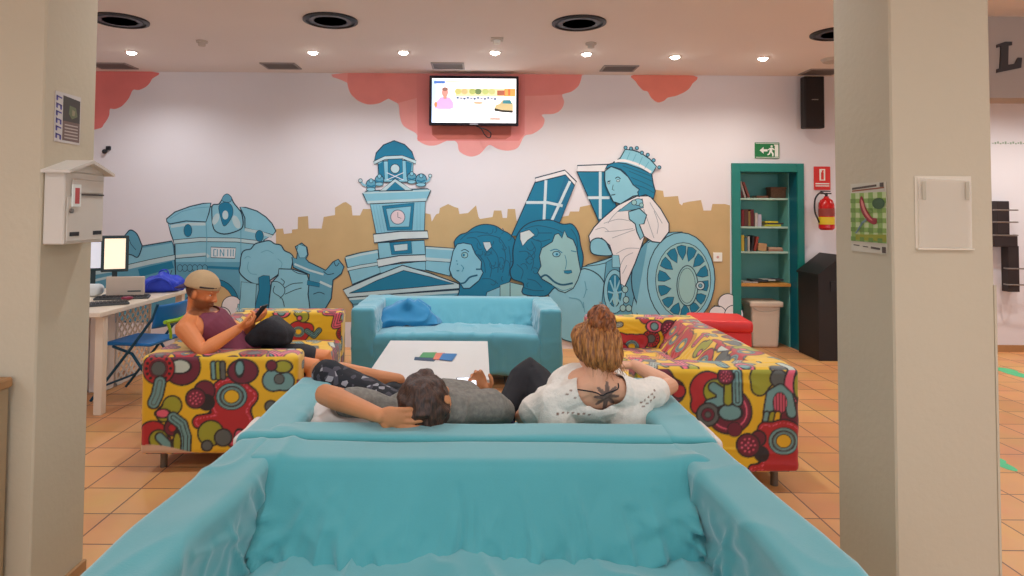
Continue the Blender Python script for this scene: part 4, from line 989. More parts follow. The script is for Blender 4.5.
MB().box((-.045, -.003, -H2+.012), (.045, .001, -H2+.022), mat('silver_logo', (190, 190, 200), .3)).build('brand_strip', tv)
MB().tube(smooth([(.03, .03, -H2), (.08, .0, -H2-.03), (.12, -.01, -H2-.10), (.17, 0, -H2-.13), (.185, .01, -H2-.08), (.13, .02, -H2-.035), (.06, .02, -H2-.02)], False), .006, m_dark, 8).build('cable', tv, True)
# hanging loudspeaker
SYp = 6.93
a, b2 = PY(804.5, 76, SYp), PY(825, 128, SYp)
sp_ = thing('wall_loudspeaker', 'black loudspeaker mounted high on the wall at the right, under the ceiling', 'speaker', ((a.x+b2.x)/2, SYp, (a.z+b2.z)/2))
W3, H3 = (b2.x-a.x)/2, (a.z-b2.z)/2
MB().box((-W3, 0, -H3), (W3, .10, H3), mat('black_speaker_box', (24, 20, 22), .6), bev=.008).build('cabinet', sp_)
MB().box((-W3+.012, -.006, -H3+.012), (W3-.012, .002, H3-.012), mat('speaker_grille', (34, 26, 26), .85, .2, 200), bev=.003).build('grille', sp_)
MB().box((-.035, -.009, .02), (.035, -.005, .03), m_chrome).build('badge', sp_)
MB().tube([(0, .1, 0), (0, .19, 0)], .02, m_dark, 10).build('bracket', sp_, True)
# exit sign
def on_wall(name, label, cat, px0, py0, px1, py1, m, th=.012):
    a, b_ = PY(px0, py0, WY), PY(px1, py1, WY)
    t = thing(name, label, cat, ((a.x+b_.x)/2, WY, (a.z+b_.z)/2)); w, h = (b_.x-a.x)/2, (a.z-b_.z)/2
    MB().box((-w, -th, -h), (w, -.0005, h), m, bev=.002).build('sign_plate', t)
    return t, w, h, -th
m_sw = mat('sign_white', (238, 240, 232), .5); m_sg = mat('sign_green', (22, 118, 62), .4); m_sr = mat('sign_red', (214, 46, 40), .4)
t, w, h, y = on_wall('exit_sign', 'green emergency exit sign above the teal bookcase', 'sign', 754.5, 142.5, 779, 158.5, m_sg)
b = MB(); e = .0015
def q2(pts, m, l=1): b.prism(pts, lambda u, v, t: (u*w, y-e*l+t, v*h), e*1.2, m)
q2([(-.94,.9),(.94,.9),(.94,.84),(-.94,.84)], m_sw); q2([(-.94,-.84),(.94,-.84),(.94,-.9),(-.94,-.9)], m_sw)
q2([(-.62,0),(-.3,.42),(-.3,.14),(.02,.14),(.02,-.14),(-.3,-.14),(-.3,-.42)], m_sw)
q2([(.62,-.78),(.9,-.78),(.9,.75),(.55,.75),(.55,.6),(.62,.6)], m_sw)
q2([(.36+.09*math.cos(a_), .52+.14*math.sin(a_)) for a_ in [2*PI*i/12 for i in range(12)]], m_sw)
q2([(.22,.32),(.42,.36),(.62,.1),(.56,.02),(.42,.16),(.40,-.12),(.52,-.4),(.50,-.75),(.40,-.75),(.40,-.45),(.28,-.22),(.2,-.5),(.02,-.62),(.0,-.5),(.12,-.38),(.2,-.02),(.2,.14),(.08,0),(.02,.08)], m_sw)
b.build('pictogram', t)
# extinguisher sign
t, w, h, y = on_wall('fire_sign', 'red fire extinguisher sign with white pictogram above the extinguisher', 'sign', 813.5, 166.5, 830, 190, m_sr)
b = MB()
q2([(-.35,.78),(.35,.78),(.35,-.2),(-.35,-.2)], m_sw); q2([(-.16,.5),(.16,.5),(.16,-.12),(-.16,-.12)], m_sr, 2); q2([(-.06,.68),(.18,.68),(.18,.58),(.06,.5),(-.06,.5)], m_sr, 2)
q2([(-.85,-.42),(.85,-.42),(.85,-.52),(-.85,-.52)], m_sw); q2([(-.85,-.62),(.85,-.62),(.85,-.7),(-.85,-.7)], m_sw)
b.build('pictogram', t)
# extinguisher
p = PY(827, 215, 6.98)
ex = thing('fire_extinguisher', 'red fire extinguisher hanging on the wall beside the bookcase', 'fire extinguisher', (p.x, 6.99, PY(827, 230, 6.98).z))
m_er = mat('extinguisher_red', (196, 26, 26), .25, .02)
MB().lathe([(.001, 0), (.06, 0), (.078, .02), (.078, .27), (.06, .32), (.025, .345), (.025, .36), (.001, .36)], m_er, 28).build('cylinder', ex, True)
MB().lathe([(.079, .06), (.0795, .06), (.0795, .14), (.079, .14)], mat('yellow_label', (226, 196, 40), .5), 28).build('label', ex, True)
MB().lathe([(.0788, .15), (.0792, .15), (.0792, .23), (.0788, .23)], mat('dark_red_label', (150, 60, 50), .5), 28).build('label', ex, True)
b = MB(); b.tube([(0, 0, .36), (0, 0, .40)], .014, m_dark, 10); b.box((-.06, -.012, .385), (.05, .012, .397), m_dark); b.box((-.06, -.012, .41), (.04, .012, .42), m_dark); b.build('valve', ex)
MB().tube(smooth([(-.01, 0, .385), (-.07, -.01, .40), (-.125, -.01, .33), (-.13, -.01, .2), (-.10, -.01, .12), (-.085, -.01, .08)], False), .009, m_dark, 8).build('hose', ex, True)
MB().box((-.02, .078, .2), (.02, .128, .3), m_chrome).build('wall_hook', ex)
# black recycling box
m_blk = mat('black_painted_wood', (26, 22, 22), .5, .1)
rb = thing('black_bin_box', 'tall black box bin with a peaked top beside the bookcase, partly behind the right pillar', 'bin', (0, 0, 0))
x0 = PY(812, 300, 6.75).x; zt = PY(826, 259, 6.75).z; ze = PY(812, 275, 6.75).z
MB().prism([(x0, 0.0), (x0+.48, 0.0), (x0+.48, ze), (x0+.24, zt+.02), (x0, ze)], lambda u, v, t: (u, 6.62+t, v), .42, m_blk).build('box_body', rb)
MB().prism([(x0-.012, ze), (x0+.24, zt+.026), (x0+.492, ze), (x0+.492, ze+.02), (x0+.24, zt+.05), (x0-.012, ze+.02)], lambda u, v, t: (u, 6.60+t, v), .45, m_blk).build('lid', rb)
MB().box((x0+.12, 6.611, ze-.15), (x0+.36, 6.622, ze-.05), m_dark).build('opening', rb)
# socket
t, w, h, y = on_wall('wall_socket', 'small white round socket on the tan part of the mural, right of the painted wheel', 'socket', 713, 252.5, 722, 261.5, m_sw, .01)
MB().lathe([(.001, 0), (.014, 0), (.013, -.003), (.001, -.003)], mat('socket_pinkish', (206, 160, 150), .5), 20, M=Matrix.Translation((0, y, 0)) @ Matrix.Rotation(-PI/2, 4, 'X')).build('socket_face', t, True)
# small black camera at left wall
p = PY(108, 149, WY)
sc_ = thing('wall_camera', 'tiny black sensor on the white wall above the mailbox roof', 'camera', (p.x, WY, p.z))
MB().ball((-.02, -.03, -.03), .026, m_dark).build('camera_body', sc_, 'all'); MB().box((-.01, -.03, -.012), (.035, -.001, .03), m_dark, bev=.004).build('mount', sc_)
# dark pillar dots: screw holes
# ---------------- mailbox on left pillar
m_mb = mat('beige_mailbox_metal', (214, 204, 190), .4, .03)
MX = -1.60
ym0 = PXp(43, 200, MX).y; ym1 = ym0+.25
zb, ztp = PXp(50, 244, MX+.0).z, PXp(43, 171, MX).z
dpt = .078
mbx = thing('mailbox', 'beige metal mailbox with a pitched roof, on the left pillar', 'mailbox', (MX, (ym0+ym1)/2, zb))
hh = ztp-zb; hw = .125
MB().box((.001, -hw, 0), (dpt, hw, hh), m_mb, bev=.004).build('mailbox_body', mbx)
MB().box((dpt, -hw+.012, .01), (dpt+.004, hw-.012, hh*.66), m_mb, bev=.002).build('door', mbx)
MB().box((dpt, -hw+.04, hh*.68), (dpt+.008, hw-.012, hh*.70), mat('slot_shadow', (70, 62, 56), .6)).build('flap_gap', mbx)
MB().box((dpt, -hw+.04, hh*.71), (dpt+.006, hw-.012, hh*.90), m_mb, bev=.002).build('flap', mbx)
roof = [(-hw-.02, hh+.005), (0, hh+.05), (hw+.02, hh+.005), (hw+.02, hh-.006), (0, hh+.037), (-hw-.02, hh-.006)]
MB().prism(roof, lambda u, v, t: (.001+t, u, v), dpt+.03, m_mb).build('roof', mbx)
MB().prism([(-hw, hh), (0, hh+.042), (hw, hh)], lambda u, v, t: (.001+t, u, v), dpt, m_mb).build('gable', mbx)
MB().box((dpt+.004, -hw+.035, hh*.52), (dpt+.0095, -hw+.085, hh*.83), m_sw).build('sticker', mbx)['label'] = 'white sticker with red print'
MB().box((dpt+.0095, -hw+.048, hh*.56), (dpt+.0105, -hw+.074, hh*.78), mat('red_print', (196, 84, 84), .6)).build('sticker_print', mbx)
MB().tube([(dpt, -hw+.032, hh*.46), (dpt+.012, -hw+.032, hh*.46)], .009, m_chrome, 12).build('lock', mbx, True)
for yy in (-hw+.03, hw-.075): MB().box((dpt+.003, yy, .03), (dpt+.006, yy+.055, .045), m_dark).build('vent_slot', mbx)
# poster on left pillar
pts = [PXp(55, 89, MX), PXp(80.5, 99, MX), PXp(78, 145, MX), PXp(53, 141, MX)]
ya, yb_ = pts[0].y, pts[1].y; za, zb2 = pts[3].z, (pts[0].z+pts[1].z)/2-.0
pl = thing('pillar_flyer', 'small dark flyer with purple lettering taped high on the left pillar', 'flyer', (MX, (ya+yb_)/2, (za+zb2)/2))
w, h = (yb_-ya)/2, (zb2-za)/2
MB().box((.0005, -w, -h), (.002, w, h), mat('flyer_paper', (206, 198, 192), .6)).build('paper', pl)
b = MB()
def q3(pts, m, l=1): b.prism(pts, lambda u, v, t: (.002+.0003*l+t*.2, u*w, v*h), .001, m)
q3([(-.4,.9),(.94,.82),(.94,-.12),(-.4,-.12)], mat('flyer_dark', (72, 66, 60), .6)); q3([(.1,.55),(.6,.5),(.75,.15),(.3,.0),(.05,.2)], mat('flyer_olive', (110, 116, 84), .6), 2); q3([(.3,.4),(.55,.35),(.5,.15),(.3,.15)], mat('flyer_skin', (150, 140, 110), .6), 3)
q3([(-.4,-.12),(.94,-.12),(.94,-.92),(-.4,-.9)], mat('flyer_brown', (118, 96, 88), .6))
for i in range(5): q3([(-.25,-.24-i*.13),(.8,-.24-i*.13),(.8,-.29-i*.13),(-.25,-.29-i*.13)], mat('flyer_line', (186, 170, 160), .6), 2)
b.build('printed_picture', pl)
b = MB(); mp_ = mat('purple_print', (86, 78, 150), .6)
for i in range(6):
    z0 = .85-i*.3; q3([(-.92,z0),(-.5,z0-.06),(-.5,z0-.12),(-.92,z0-.06)], mp_, 2); q3([(-.92,z0),(-.8,z0-.02),(-.8,z0-.22),(-.92,z0-.2)], mp_, 2)
    if i % 2: q3([(-.62,z0-.06),(-.5,z0-.08),(-.5,z0-.26),(-.62,z0-.24)], mp_, 2)
b.build('lettering', pl)
# ---------------- sausage poster on right pillar's left face (normal -x)
RX = 1.445
P4 = [PXp(851, 184.5, RX), PXp(886.5, 181, RX), PXp(887, 254, RX), PXp(851.5, 251, RX)]
ya, yb_ = P4[0].y, P4[1].y; zt_, zb_ = (P4[0].z+P4[1].z)/2, (P4[3].z+P4[2].z)/2
po = thing('sausage_poster', 'green checked poster of a sausage on a fork, on the right pillar', 'poster', (RX, (ya+yb_)/2, (zt_+zb_)/2))
w, h = (yb_-ya)/2, (zt_-zb_)/2
MB().box((-.002, -abs(w), -h), (-.0005, abs(w), h), mat('poster_paper', (206, 196, 176), .5)).build('paper', po)
def q4(b, pts, m, l=1): b.prism(pts, lambda u, v, t: (-.002-.0004*l-t*.2, u*w, v*h), .001, m)
# u from -1 (image left) to 1
b = MB(); q4(b, [(-1,.72),(1,.72),(1,-.70),(-1,-.70)], mat('check_light', (196, 206, 150), .5))
mg = mat('check_green', (140, 170, 84), .5); mgd = mat('check_deep', (110, 140, 60), .5)
for i in range(4): q4(b, [(-.95+i*.5,.72),(-.7+i*.5,.72),(-.7+i*.5,-.70),(-.95+i*.5,-.70)], mg, 2)
for i in range(5): q4(b, [(-1,.55-i*.28),(1,.55-i*.28),(1,.42-i*.28),(-1,.42-i*.28)], mg, 3)
q4(b, [(-.7,-.5),(1,-.46),(1,-.66),(-.7,-.66)], mat('check_yellowgreen', (150, 150, 40), .5), 4)
for i in range(4):
    for j in range(5): q4(b, [(-.95+i*.5,.55-j*.28),(-.7+i*.5,.55-j*.28),(-.7+i*.5,.42-j*.28),(-.95+i*.5,.42-j*.28)], mgd, 5)
q4(b, [(.62+.34*math.cos(a_), .40+.16*math.sin(a_)) for a_ in [2*PI*i/14 for i in range(14)]], mat('badge_dark_green', (60, 90, 50), .5), 6)
b.build('checked_background', po)
b = MB()
arc = [(-.38,.58),(-.42,.40),(-.30,.15),(-.05,-.06),(.28,-.18),(.5,-.16),(.52,-.02),(.3,.0),(.1,.12),(-.1,.32),(-.22,.55),(-.3,.62)]
q4(b, smooth(arc, True), mat('sausage_red', (150, 30, 36), .4), 7)
q4(b, smooth([(-.33,.52),(-.3,.34),(-.12,.12),(.12,-.04),(.3,-.08),(.1,.05),(-.1,.24),(-.22,.46)], True), mat('sausage_pink', (216, 120, 110), .4), 8); b.build('sausage', po)
b = MB(); ms_ = mat('fork_grey', (110, 130, 130), .4)
q4(b, [(-.75,-.46),(-.68,-.44),(-.3,-.12),(-.05,-.02),(.0,-.08),(-.25,-.18),(-.62,-.48)], ms_, 7)
b.build('fork', po)
b = MB(); mt_ = mat('poster_text_dark', (90, 76, 66), .6)
q4(b, [(-.9,.88),(.5,.94),(.5,.88),(-.9,.82)], mt_); q4(b, [(-.9,.80),(.9,.86),(.9,.82),(-.9,.76)], mat('poster_rule', (150, 90, 60), .6)); q4(b, [(.68,.98),(.88,.98),(.88,.86),(.68,.86)], mt_, 2)
b.build('printed_heading', po); b = MB()
q4(b, [(-.85,-.80),(-.5,-.81),(-.5,-.84),(-.85,-.83)], mt_); q4(b, [(-.3,-.82),(.0,-.83),(.0,-.86),(-.3,-.85)], mt_); q4(b, [(.15,-.82),(.65,-.84),(.65,-.9),(.15,-.88)], mt_); q4(b, [(.75,-.80),(.95,-.80),(.95,-.97),(.75,-.97)], mt_)
b.build('printed_lines', po)
# plastic holder on the front face of right pillar
FY = 2.28
a, b2 = PY(914, 176, FY), PY(972, 250, FY)
hd = thing('document_holder', 'empty clear plastic document holder on the front of the right pillar', 'document holder', ((a.x+b2.x)/2, FY, (a.z+b2.z)/2)); w, h = (b2.x-a.x)/2, (a.z-b2.z)/2
m_hold = mat('cloudy_plastic', (226, 212, 190), .5, .02)
MB().box((-w, -.003, -h), (w, -.0005, h), m_hold, bev=.001).build('back_sheet', hd)
MB().prism([(-w, h*.99), (-w*.99, -h), (w*.97, -h*.97), (w, h*.9)], lambda u, v, t: (u*.94, -.012+t, v*.96), .0015, mat('clear_pocket_plastic', (230, 218, 198), .45, 0, alpha=.3)).build('front_pocket', hd)
MB().box((-w, -.014, -h), (w, -.003, -h+.006), m_hold, bev=.001).build('bottom_ledge', hd)
for x in (-w*.80, w*.72): MB().box((x, -.0135, h*.35), (x+.012, -.012, h*.85), mat('tape_tan', (186, 174, 150), .5)).build('tape_strip', hd)
# switch cover strip right edge of pillar: thin corner guard
struct(MB().box((1.795, 2.277, 0), (1.803, 2.283, 1.25), m_pil).build('trim_2'))
# letter L
p0, p1 = PY(996, 42, SY), PY(1022, 73, SY)
def Lp(x, y): q = PY(x, y, SY); return (q.x, q.z)
poly = [Lp(*q) for q in ((996,45),(1004,42),(1011,42),(1011,45.5),(1007.5,46),(1007,65),(1014,64),(1017,58),(1021,58),(1020,68),(996,73),(996,69.5),(999,68.5),(1000,47),(996,48))]
tag(MB().prism(poly, lambda u, v, t: (u, SY-.012+t, v), .0115, mat('dark_letter', (56, 52, 54), .5)).build('wall_letter'), 'dark serif letter L on the grey beam at the upper right', 'letter')
# green writing far wall + brochure rack
zt1 = PY(1010, 143, WY).z
b = MB(); xx = PY(992, 143, WY).x
for i in range(26):
    x = xx+i*.028; b.box((x, -.002+WY, zt1-.008-.006*(i % 2)), (x+.018, WY-.0005, zt1+.008*((i*7) % 3)), mat('grey_green_letters', (150, 170, 150), .6))
tag(b.build('wall_lettering'), 'faint grey green lettering across the far white wall at right', 'lettering')
m_rk = mat('dark_brown_rack', (44, 34, 34), .5, .1)
RY = 7.02
rk = thing('brochure_rack', 'dark stepped wall rack with curved metal rails at the right edge', 'rack', (0, 0, 0))
def rkbox(n, x0, y0, x1, y1, m, d=.06):
    a, b_ = PY(x0, y0, RY), PY(x1, y1, RY); return MB().box((a.x, RY+.0, b_.z), (b_.x, RY+d, a.z), m, bev=.003).build(n, rk)
rkbox('panel', 997, 201, 1010, 236, m_rk, .098); rkbox('panel', 1008, 246, 1020, 292, m_rk, .098); rkbox('shelf_box', 994, 236, 1018, 247, m_rk, .098)
for y in (210, 222, 235, 268, 284):
    a, b_ = PY(993 if y < 240 else 1004, y, RY), PY(1013 if y < 240 else 1026, y, RY)
    MB().tube(smooth([(a.x, RY+.0, a.z), (a.x+.01, RY-.07, a.z), (b_.x-.01, RY-.07, a.z), (b_.x, RY+.0, a.z)], False), .008, m_chrome, 8).build('rail', rk, True)
# floor decals
m_fp = mat('green_floor_paint', (84, 200, 140), .6)
def foot(px, py, s, lb):
    c_ = PZ(px, py, 0); b = MB()
    b.prism([(c_.x+.05*s*math.cos(a_), c_.y+.12*s*math.sin(a_)) for a_ in [2*PI*i/16 for i in range(16)]], lambda u, v, t: (u, v, .0005+t), .001, m_fp)
    b.prism([(c_.x+.06*s*math.cos(a_)+.02, c_.y+.1*s+.07*s*math.sin(a_)) for a_ in [2*PI*i/16 for i in range(16)]], lambda u, v, t: (u, v, .0006+t), .0012, m_fp)
    tag(b.build('footprint_decal'), lb, 'footprint', 'green footprints on the floor')
foot(1003, 465, .8, 'green footprint painted on the tiles beside the right pillar, the nearer one'); foot(1016, 374, 1.5, 'green footprint painted on the far tiles at the right edge')

# ================================================================== CEILING THINGS
m_em = mat('lamp_glow', (255, 246, 232), .3, 0, emit=40); m_ring = mat('chrome_ring', (220, 216, 210), .3, metal=.6); m_blkp = mat('black_grille_plastic', (28, 26, 34), .4, .05)
def spot(x, y, label, power, col=(1, .93, .84), size=150, group='recessed ceiling spotlights'):
    t = thing('recessed_spotlight', label, 'ceiling light', (x, y, H), 0, group)
    MB().lathe([(.045, 0), (.058, 0), (.058, -.008), (.045, -.008)], m_ring, 24).build('trim_ring', t, True)
    MB().lathe([(.001, -.001), (.046, -.001), (.040, -.014), (.022, -.024), (.001, -.028)], m_em, 20).build('bulb', t, True)
    ld = bpy.data.lights.new('spot_lamp', 'SPOT'); ld.energy = power; ld.color = col; ld.spot_size = math.radians(size); ld.spot_blend = .8; ld.shadow_soft_size = .05
    lo = bpy.data.objects.new('spot_lamp', ld); C.objects.link(lo); lo.parent = t; lo.location = (0, 0, -.03)
    return t
names = ['leftmost', 'second from left', 'third from left', 'middle', 'third from right', 'second from right', 'rightmost']
bright = [1.2, 1.1, 1.0, 1.0, 1.0, 1.0, 1.0]
LP = 52
for i, (px, py) in enumerate(((131.5,52),(313,52),(403.5,52),(495,52),(586.5,53.5),(675,56.5),(763,58))):
    p = PZ(px, py, H)
    spot(p.x, p.y, 'small bright ceiling spotlight in the row near the mural, %s of the seven' % names[i], LP*bright[i], (.96, .97, 1) if i < 4 else (1, .95, .86))
for i, x in enumerate((-3.3, -1.1, 1.1, 3.3)):  # unseen spotlights added to light the near seating
    for j, y in enumerate((3.4, 0.6)):
        spot(x, y, 'added ceiling spotlight over the near seating, unseen, just outside the picture', 70, (.80, .90, 1), group='added spotlights over the near room')
for i, x in enumerate((5.3, 6.6)): spot(x, 6.1, 'added ceiling spotlight over the passage, unseen behind the grey beam', 105, (1, .96, .9), group='added spotlights over the passage')  # unseen lamps added to brighten the passage wall
LB = {0: 'left end of the ceiling, cut by the pillar', 1: 'above the painted clock tower', 2: 'above the leaning towers', 3: 'right, cut by the right pillar'}
for i, (px, py) in enumerate(((120,20),(330.5,20),(579,22.5),(838,33))):
    p = PZ(px, py, H)
    t = thing('ceiling_loudspeaker', 'round black ceiling grille, '+LB[i], 'ceiling speaker', (p.x, p.y, H), 0, 'round black grilles in the ceiling')
    MB().lathe([(.20, 0), (.215, 0), (.215, -.012), (.19, -.02), (.185, -.008), (.20, -.004)], m_blkp, 40).build('rim', t, True)
    b = MB(); b.lathe([(.001, -.001), (.19, -.001), (.19, -.006), (.001, -.006)], m_blkp, 40)
    for r in (.05, .085, .12, .155): b.lathe([(r, -.006), (r+.010, -.006), (r+.010, -.012), (r, -.012)], mat('grille_ring_grey', (60, 58, 70), .35), 36)
    b.build('grille', t, True)
m_vent = mat('vent_grey', (150, 142, 140), .5); m_slat = mat('vent_slat', (120, 112, 110), .5)
VL = ['leftmost, beside the left pillar', 'second from the left', 'directly above the television', 'right of the television', 'rightmost, above the black loudspeaker']
for i, (px, py, hw) in enumerate(((113,65.5,.20),(281,65.5,.18),(448,65.5,.17),(619,68,.18),(820,72,.18))):
    p = PZ(px, py, H); yy = min(p.y, WY-.24)
    t = thing('ceiling_vent', 'flat rectangular air vent in the ceiling, '+VL[i], 'vent', (p.x, yy, H), 0, 'rectangular ceiling vents')
    b = MB()
    for a_ in ((-hw, -.14, hw, -.12), (-hw, .12, hw, .14), (-hw, -.12, -hw+.02, .12), (hw-.02, -.12, hw, .12)): b.box((a_[0], a_[1], -.012), (a_[2], a_[3], -.0005), m_vent)
    b.build('frame', t)
    b = MB()
    for j in range(9): b.box((-hw+.02, -.115+j*.026, -.009), (hw-.02, -.103+j*.026, -.002), m_slat)
    b.box((-hw+.02, -.12, -.002), (hw-.02, .12, -.0005), m_slat); b.build('slats', t)
m_det = mat('detector_white', (196, 184, 174), .5)
for px, py, kind, lb in ((202,41,0,'small pale smoke detector on the ceiling between the two left black grilles'), (497,39,1,'square white sensor on the ceiling above the middle spotlights'), (591,43,0,'small pale smoke detector on the ceiling under the third black grille')):
    p = PZ(px, py, H); t = thing('ceiling_sensor', lb, 'sensor', (p.x, p.y, H), 0)
    if kind: MB().box((-.055, -.055, -.01), (.055, .055, -.0005), m_det, bev=.003).build('base_plate', t)
    else: MB().lathe([(.001, -.0005), (.05, -.0005), (.05, -.015), (.001, -.015)], m_det, 20).build('base_plate', t, True)
    MB().lathe([(.001, -.012), (.032, -.012), (.03, -.045), (.001, -.05)], m_det if not kind else m_sw, 20).build('sensor_head', t, True)
p = PZ(834, 59, H)
t = thing('ceiling_sensor', 'pale flat fitting on the ceiling above the black loudspeaker, cut by the pillar', 'sensor', (p.x, p.y, H))
MB().lathe([(.001, -.0005), (.12, -.0005), (.10, -.03), (.001, -.035)], m_det, 24).build('base_plate', t, True)

# ================================================================== PEOPLE
from mathutils.bvhtree import BVHTree
V = Vector
SK1 = lin((226, 150, 104)); 
m_skin = mat('skin', (255, 255, 255), .5, .04, 12, .05, 150, attr='Col', spec=.35)
def remesh(mb, name, voxel, m, parent, smooth_it=3, deform=None, color=None, cut=None):
    me0 = mb.mesh(name); tmp = bpy.data.objects.new('tmp', me0); C.objects.link(tmp)
    r = tmp.modifiers.new('r', 'REMESH'); r.mode = 'VOXEL'; r.voxel_size = voxel
    if smooth_it:
        s_ = tmp.modifiers.new('s', 'SMOOTH'); s_.factor = .5; s_.iterations = smooth_it
    dg = bpy.context.evaluated_depsgraph_get(); ev = tmp.evaluated_get(dg)
    me = bpy.data.meshes.new_from_object(ev); bpy.data.objects.remove(tmp); me.name = name
    n = len(me.vertices); co = np.empty(n*3); me.vertices.foreach_get('co', co); co = co.reshape(-1, 3)
    no = np.empty(n*3); me.vertex_normals.foreach_get('vector', no) if hasattr(me, 'vertex_normals') else me.vertices.foreach_get('normal', no); no = no.reshape(-1, 3)
    base = co.copy()
    if deform is not None: co = deform(co, no); me.vertices.foreach_set('co', co.ravel())
    if color is not None:
        ca = me.color_attributes.new('Col', 'FLOAT_COLOR', 'POINT'); c4 = np.ones((n, 4)); c4[:, :3] = color(base, no); ca.data.foreach_set('color', c4.ravel())
    if cut is not None:
        import bmesh
        g0 = cut(base); h_ = 1e-4
        nb = np.abs(g0) < voxel*.85; q_ = co.copy()
        if nb.any():
            gr = np.stack([(cut(base[nb]+np.eye(3)[i]*h_)-g0[nb])/h_ for i in range(3)], 1); L2 = (gr**2).sum(1, keepdims=True)+1e-9
            q_[nb] -= g0[nb][:, None]*gr/L2; me.vertices.foreach_set('co', q_.ravel())
        k_ = g0 < -voxel*.85; bm = bmesh.new(); bm.from_mesh(me); bm.verts.ensure_lookup_table()
        bmesh.ops.delete(bm, geom=[bm.verts[i] for i in np.nonzero(k_)[0]], context='VERTS'); bm.to_mesh(me); bm.free()
    me.materials.clear(); me.materials.append(m)
    me.polygons.foreach_set('use_smooth', [True]*len(me.polygons)); me.update()
    o = bpy.data.objects.new(name, me); C.objects.link(o)
    if parent: me.transform(Matrix.Translation(-parent.location)); o.parent = parent
    return o
def frame(f, u):
    f = V(f).normalized(); u = V(u); u = (u-f*u.dot(f)).normalized(); r = f.cross(u).normalized()
    return r, f, u, Matrix((r, f, u)).transposed()
def head_prims(b, c, f, u, s=1.0):
    r, f, u, R = frame(f, u); c = V(c); B = lambda o, q: b.ball(c+(r*o[0]+f*o[1]+u*o[2])*s, [x*s for x in q], None, R, 20, 14)
    B((0, -.012, .022), (.076, .094, .092)); B((0, .018, -.030), (.062, .070, .080)); B((0, .052, -.092), (.028, .026, .022)); B((0, .040, .030), (.060, .050, .050))
    for x in (-1, 1): B((x*.034, .062, -.018), (.024, .022, .022)); B((x*.079, -.006, -.012), (.012, .022, .033)); B((x*.030, .078, .022), (.024, .010, .008))
    P = lambda o: c+(r*o[0]+f*o[1]+u*o[2])*s
    b.tube([P((0, .082, .016)), P((0, .093, -.012)), P((0, .100, -.026))], [.008*s, .010*s, .012*s], None, 10, round_ends=True)
    for x in (-1, 1): B((x*.013, .092, -.031), (.010, .012, .008))
    B((0, .083, -.055), (.025, .012, .007)); B((0, .081, -.066), (.021, .012, .008))
    return r, f, u, R
def eyes(c, f, u, parent, s=1.0):
    r, f, u, R = frame(f, u); c = V(c)
    mw = mat('eye_white', (226, 220, 212), .2, 0); mi = mat('eye_iris', (54, 40, 30), .2, 0)
    for x in (-1, 1):
        b = MB(); p = c+(r*x*.030+f*.076+u*.002-f*.009)*s-parent.location; b.ball(p, .0105*s, mw, None, 12, 8); b.ball(p+f*.0062*s, (.0052*s,)*3, mi, None, 10, 6); b.build('eye', parent, 'all')
def hand(b, w, d, n, thumb=1, curl=35, spread=.08, s=1.0):
    w = V(w); d = V(d).normalized(); n = V(n); n = (n-d*n.dot(d)).normalized(); t = d.cross(n).normalized()*thumb
    R = Matrix((t, d, n)).transposed()
    b.ball(w+d*.045*s, (.038*s, .052*s, .016*s), None, R, 16, 10); b.ball(w+d*.025*s+t*.022*s+n*.006*s, (.018*s, .030*s, .014*s), None, R, 12, 8)
    for i, (o, L) in enumerate(((.030, .074), (.010, .082), (-.010, .077), (-.029, .060))):
        p = w+(d*(.084-.006*abs(i-1))+t*o)*s; dd = (d+t*(o*spread*25)).normalized(); pts = [p-dd*.02*s, p]; a = 0; c_ = curl*(1+.12*i)
        for k_, fr in enumerate((.45, .32, .23)):
            a += math.radians(c_*(1.0 if k_ else .8)); v = dd*math.cos(a)+n*math.sin(a); pts.append(pts[-1]+v*L*fr*s)
        b.tube(pts, [.0095*s, .0098*s, .0088*s, .0082*s, .0070*s], None, 10, round_ends=True)
    p = w+(d*.022+t*.030)*s; q = p+(t*.75+d*.6+n*.25).normalized()*.036*s; e = q+(t*.25+d*.85+n*.4).normalized()*.030*s; g_ = e+(d*.9+n*.45).normalized()*.022*s
    b.tube([p, q, e, g_], [.0125*s, .0115*s, .0102*s, .0085*s], None, 10, round_ends=True)
def loft(b, secs, n=24):
    """secs: (centre, right vector incl. radius, forward vector incl. radius)"""
    vs = []; 
    for c, r, f in secs:
        c, r, f = V(c), V(r), V(f)
        for k_ in range(n):
            a = 2*PI*k_/n; ca, sa = math.cos(a), math.sin(a); vs.append(c+r*(abs(ca)**.85*(1 if ca > 0 else -1))+f*(abs(sa)**.85*(1 if sa > 0 else -1)))
    fs = []
    for i in range(len(secs)-1):
        for k_ in range(n): fs.append((i*n+k_, i*n+(k_+1) % n, (i+1)*n+(k_+1) % n, (i+1)*n+k_))
    fs.append(tuple(range(n))[::-1]); fs.append(tuple((len(secs)-1)*n+k_ for k_ in range(n)))
    b.add(vs, fs)
def torso(b, pel, neck, right, infl=0., w=1.0, up_to=1.0, dep=1.0, lo=0.):
    pel, neck = V(pel), V(neck); a = neck-pel; L = a.length; a.normalize(); right = V(right); right = (right-a*right.dot(a)).normalized(); f = a.cross(right)*-1
    f = right.cross(a)*-1 if False else a.cross(right)
    S = []
    for t, rx, ry in ((-.06, .13, .085), (.04, .165, .105), (.16, .165, .105), (.32, .145, .095), (.48, .140, .095), (.64, .160, .108), (.78, .178, .108), (.88, .165, .092), (.95, .120, .075), (1.0, .068, .060), (1.05, .058, .056)):
        if t > up_to or t < lo: continue
        S.append((pel+a*L*t, right*(rx*w+infl), f*(ry*dep+infl)))
    loft(b, S); return a, right, f
def limb(b, pts, rr, infl=0.): b.tube(pts, [x+infl for x in rr], None, 14, round_ends=True)
def mid(p, q, t): return V(p).lerp(V(q), t)
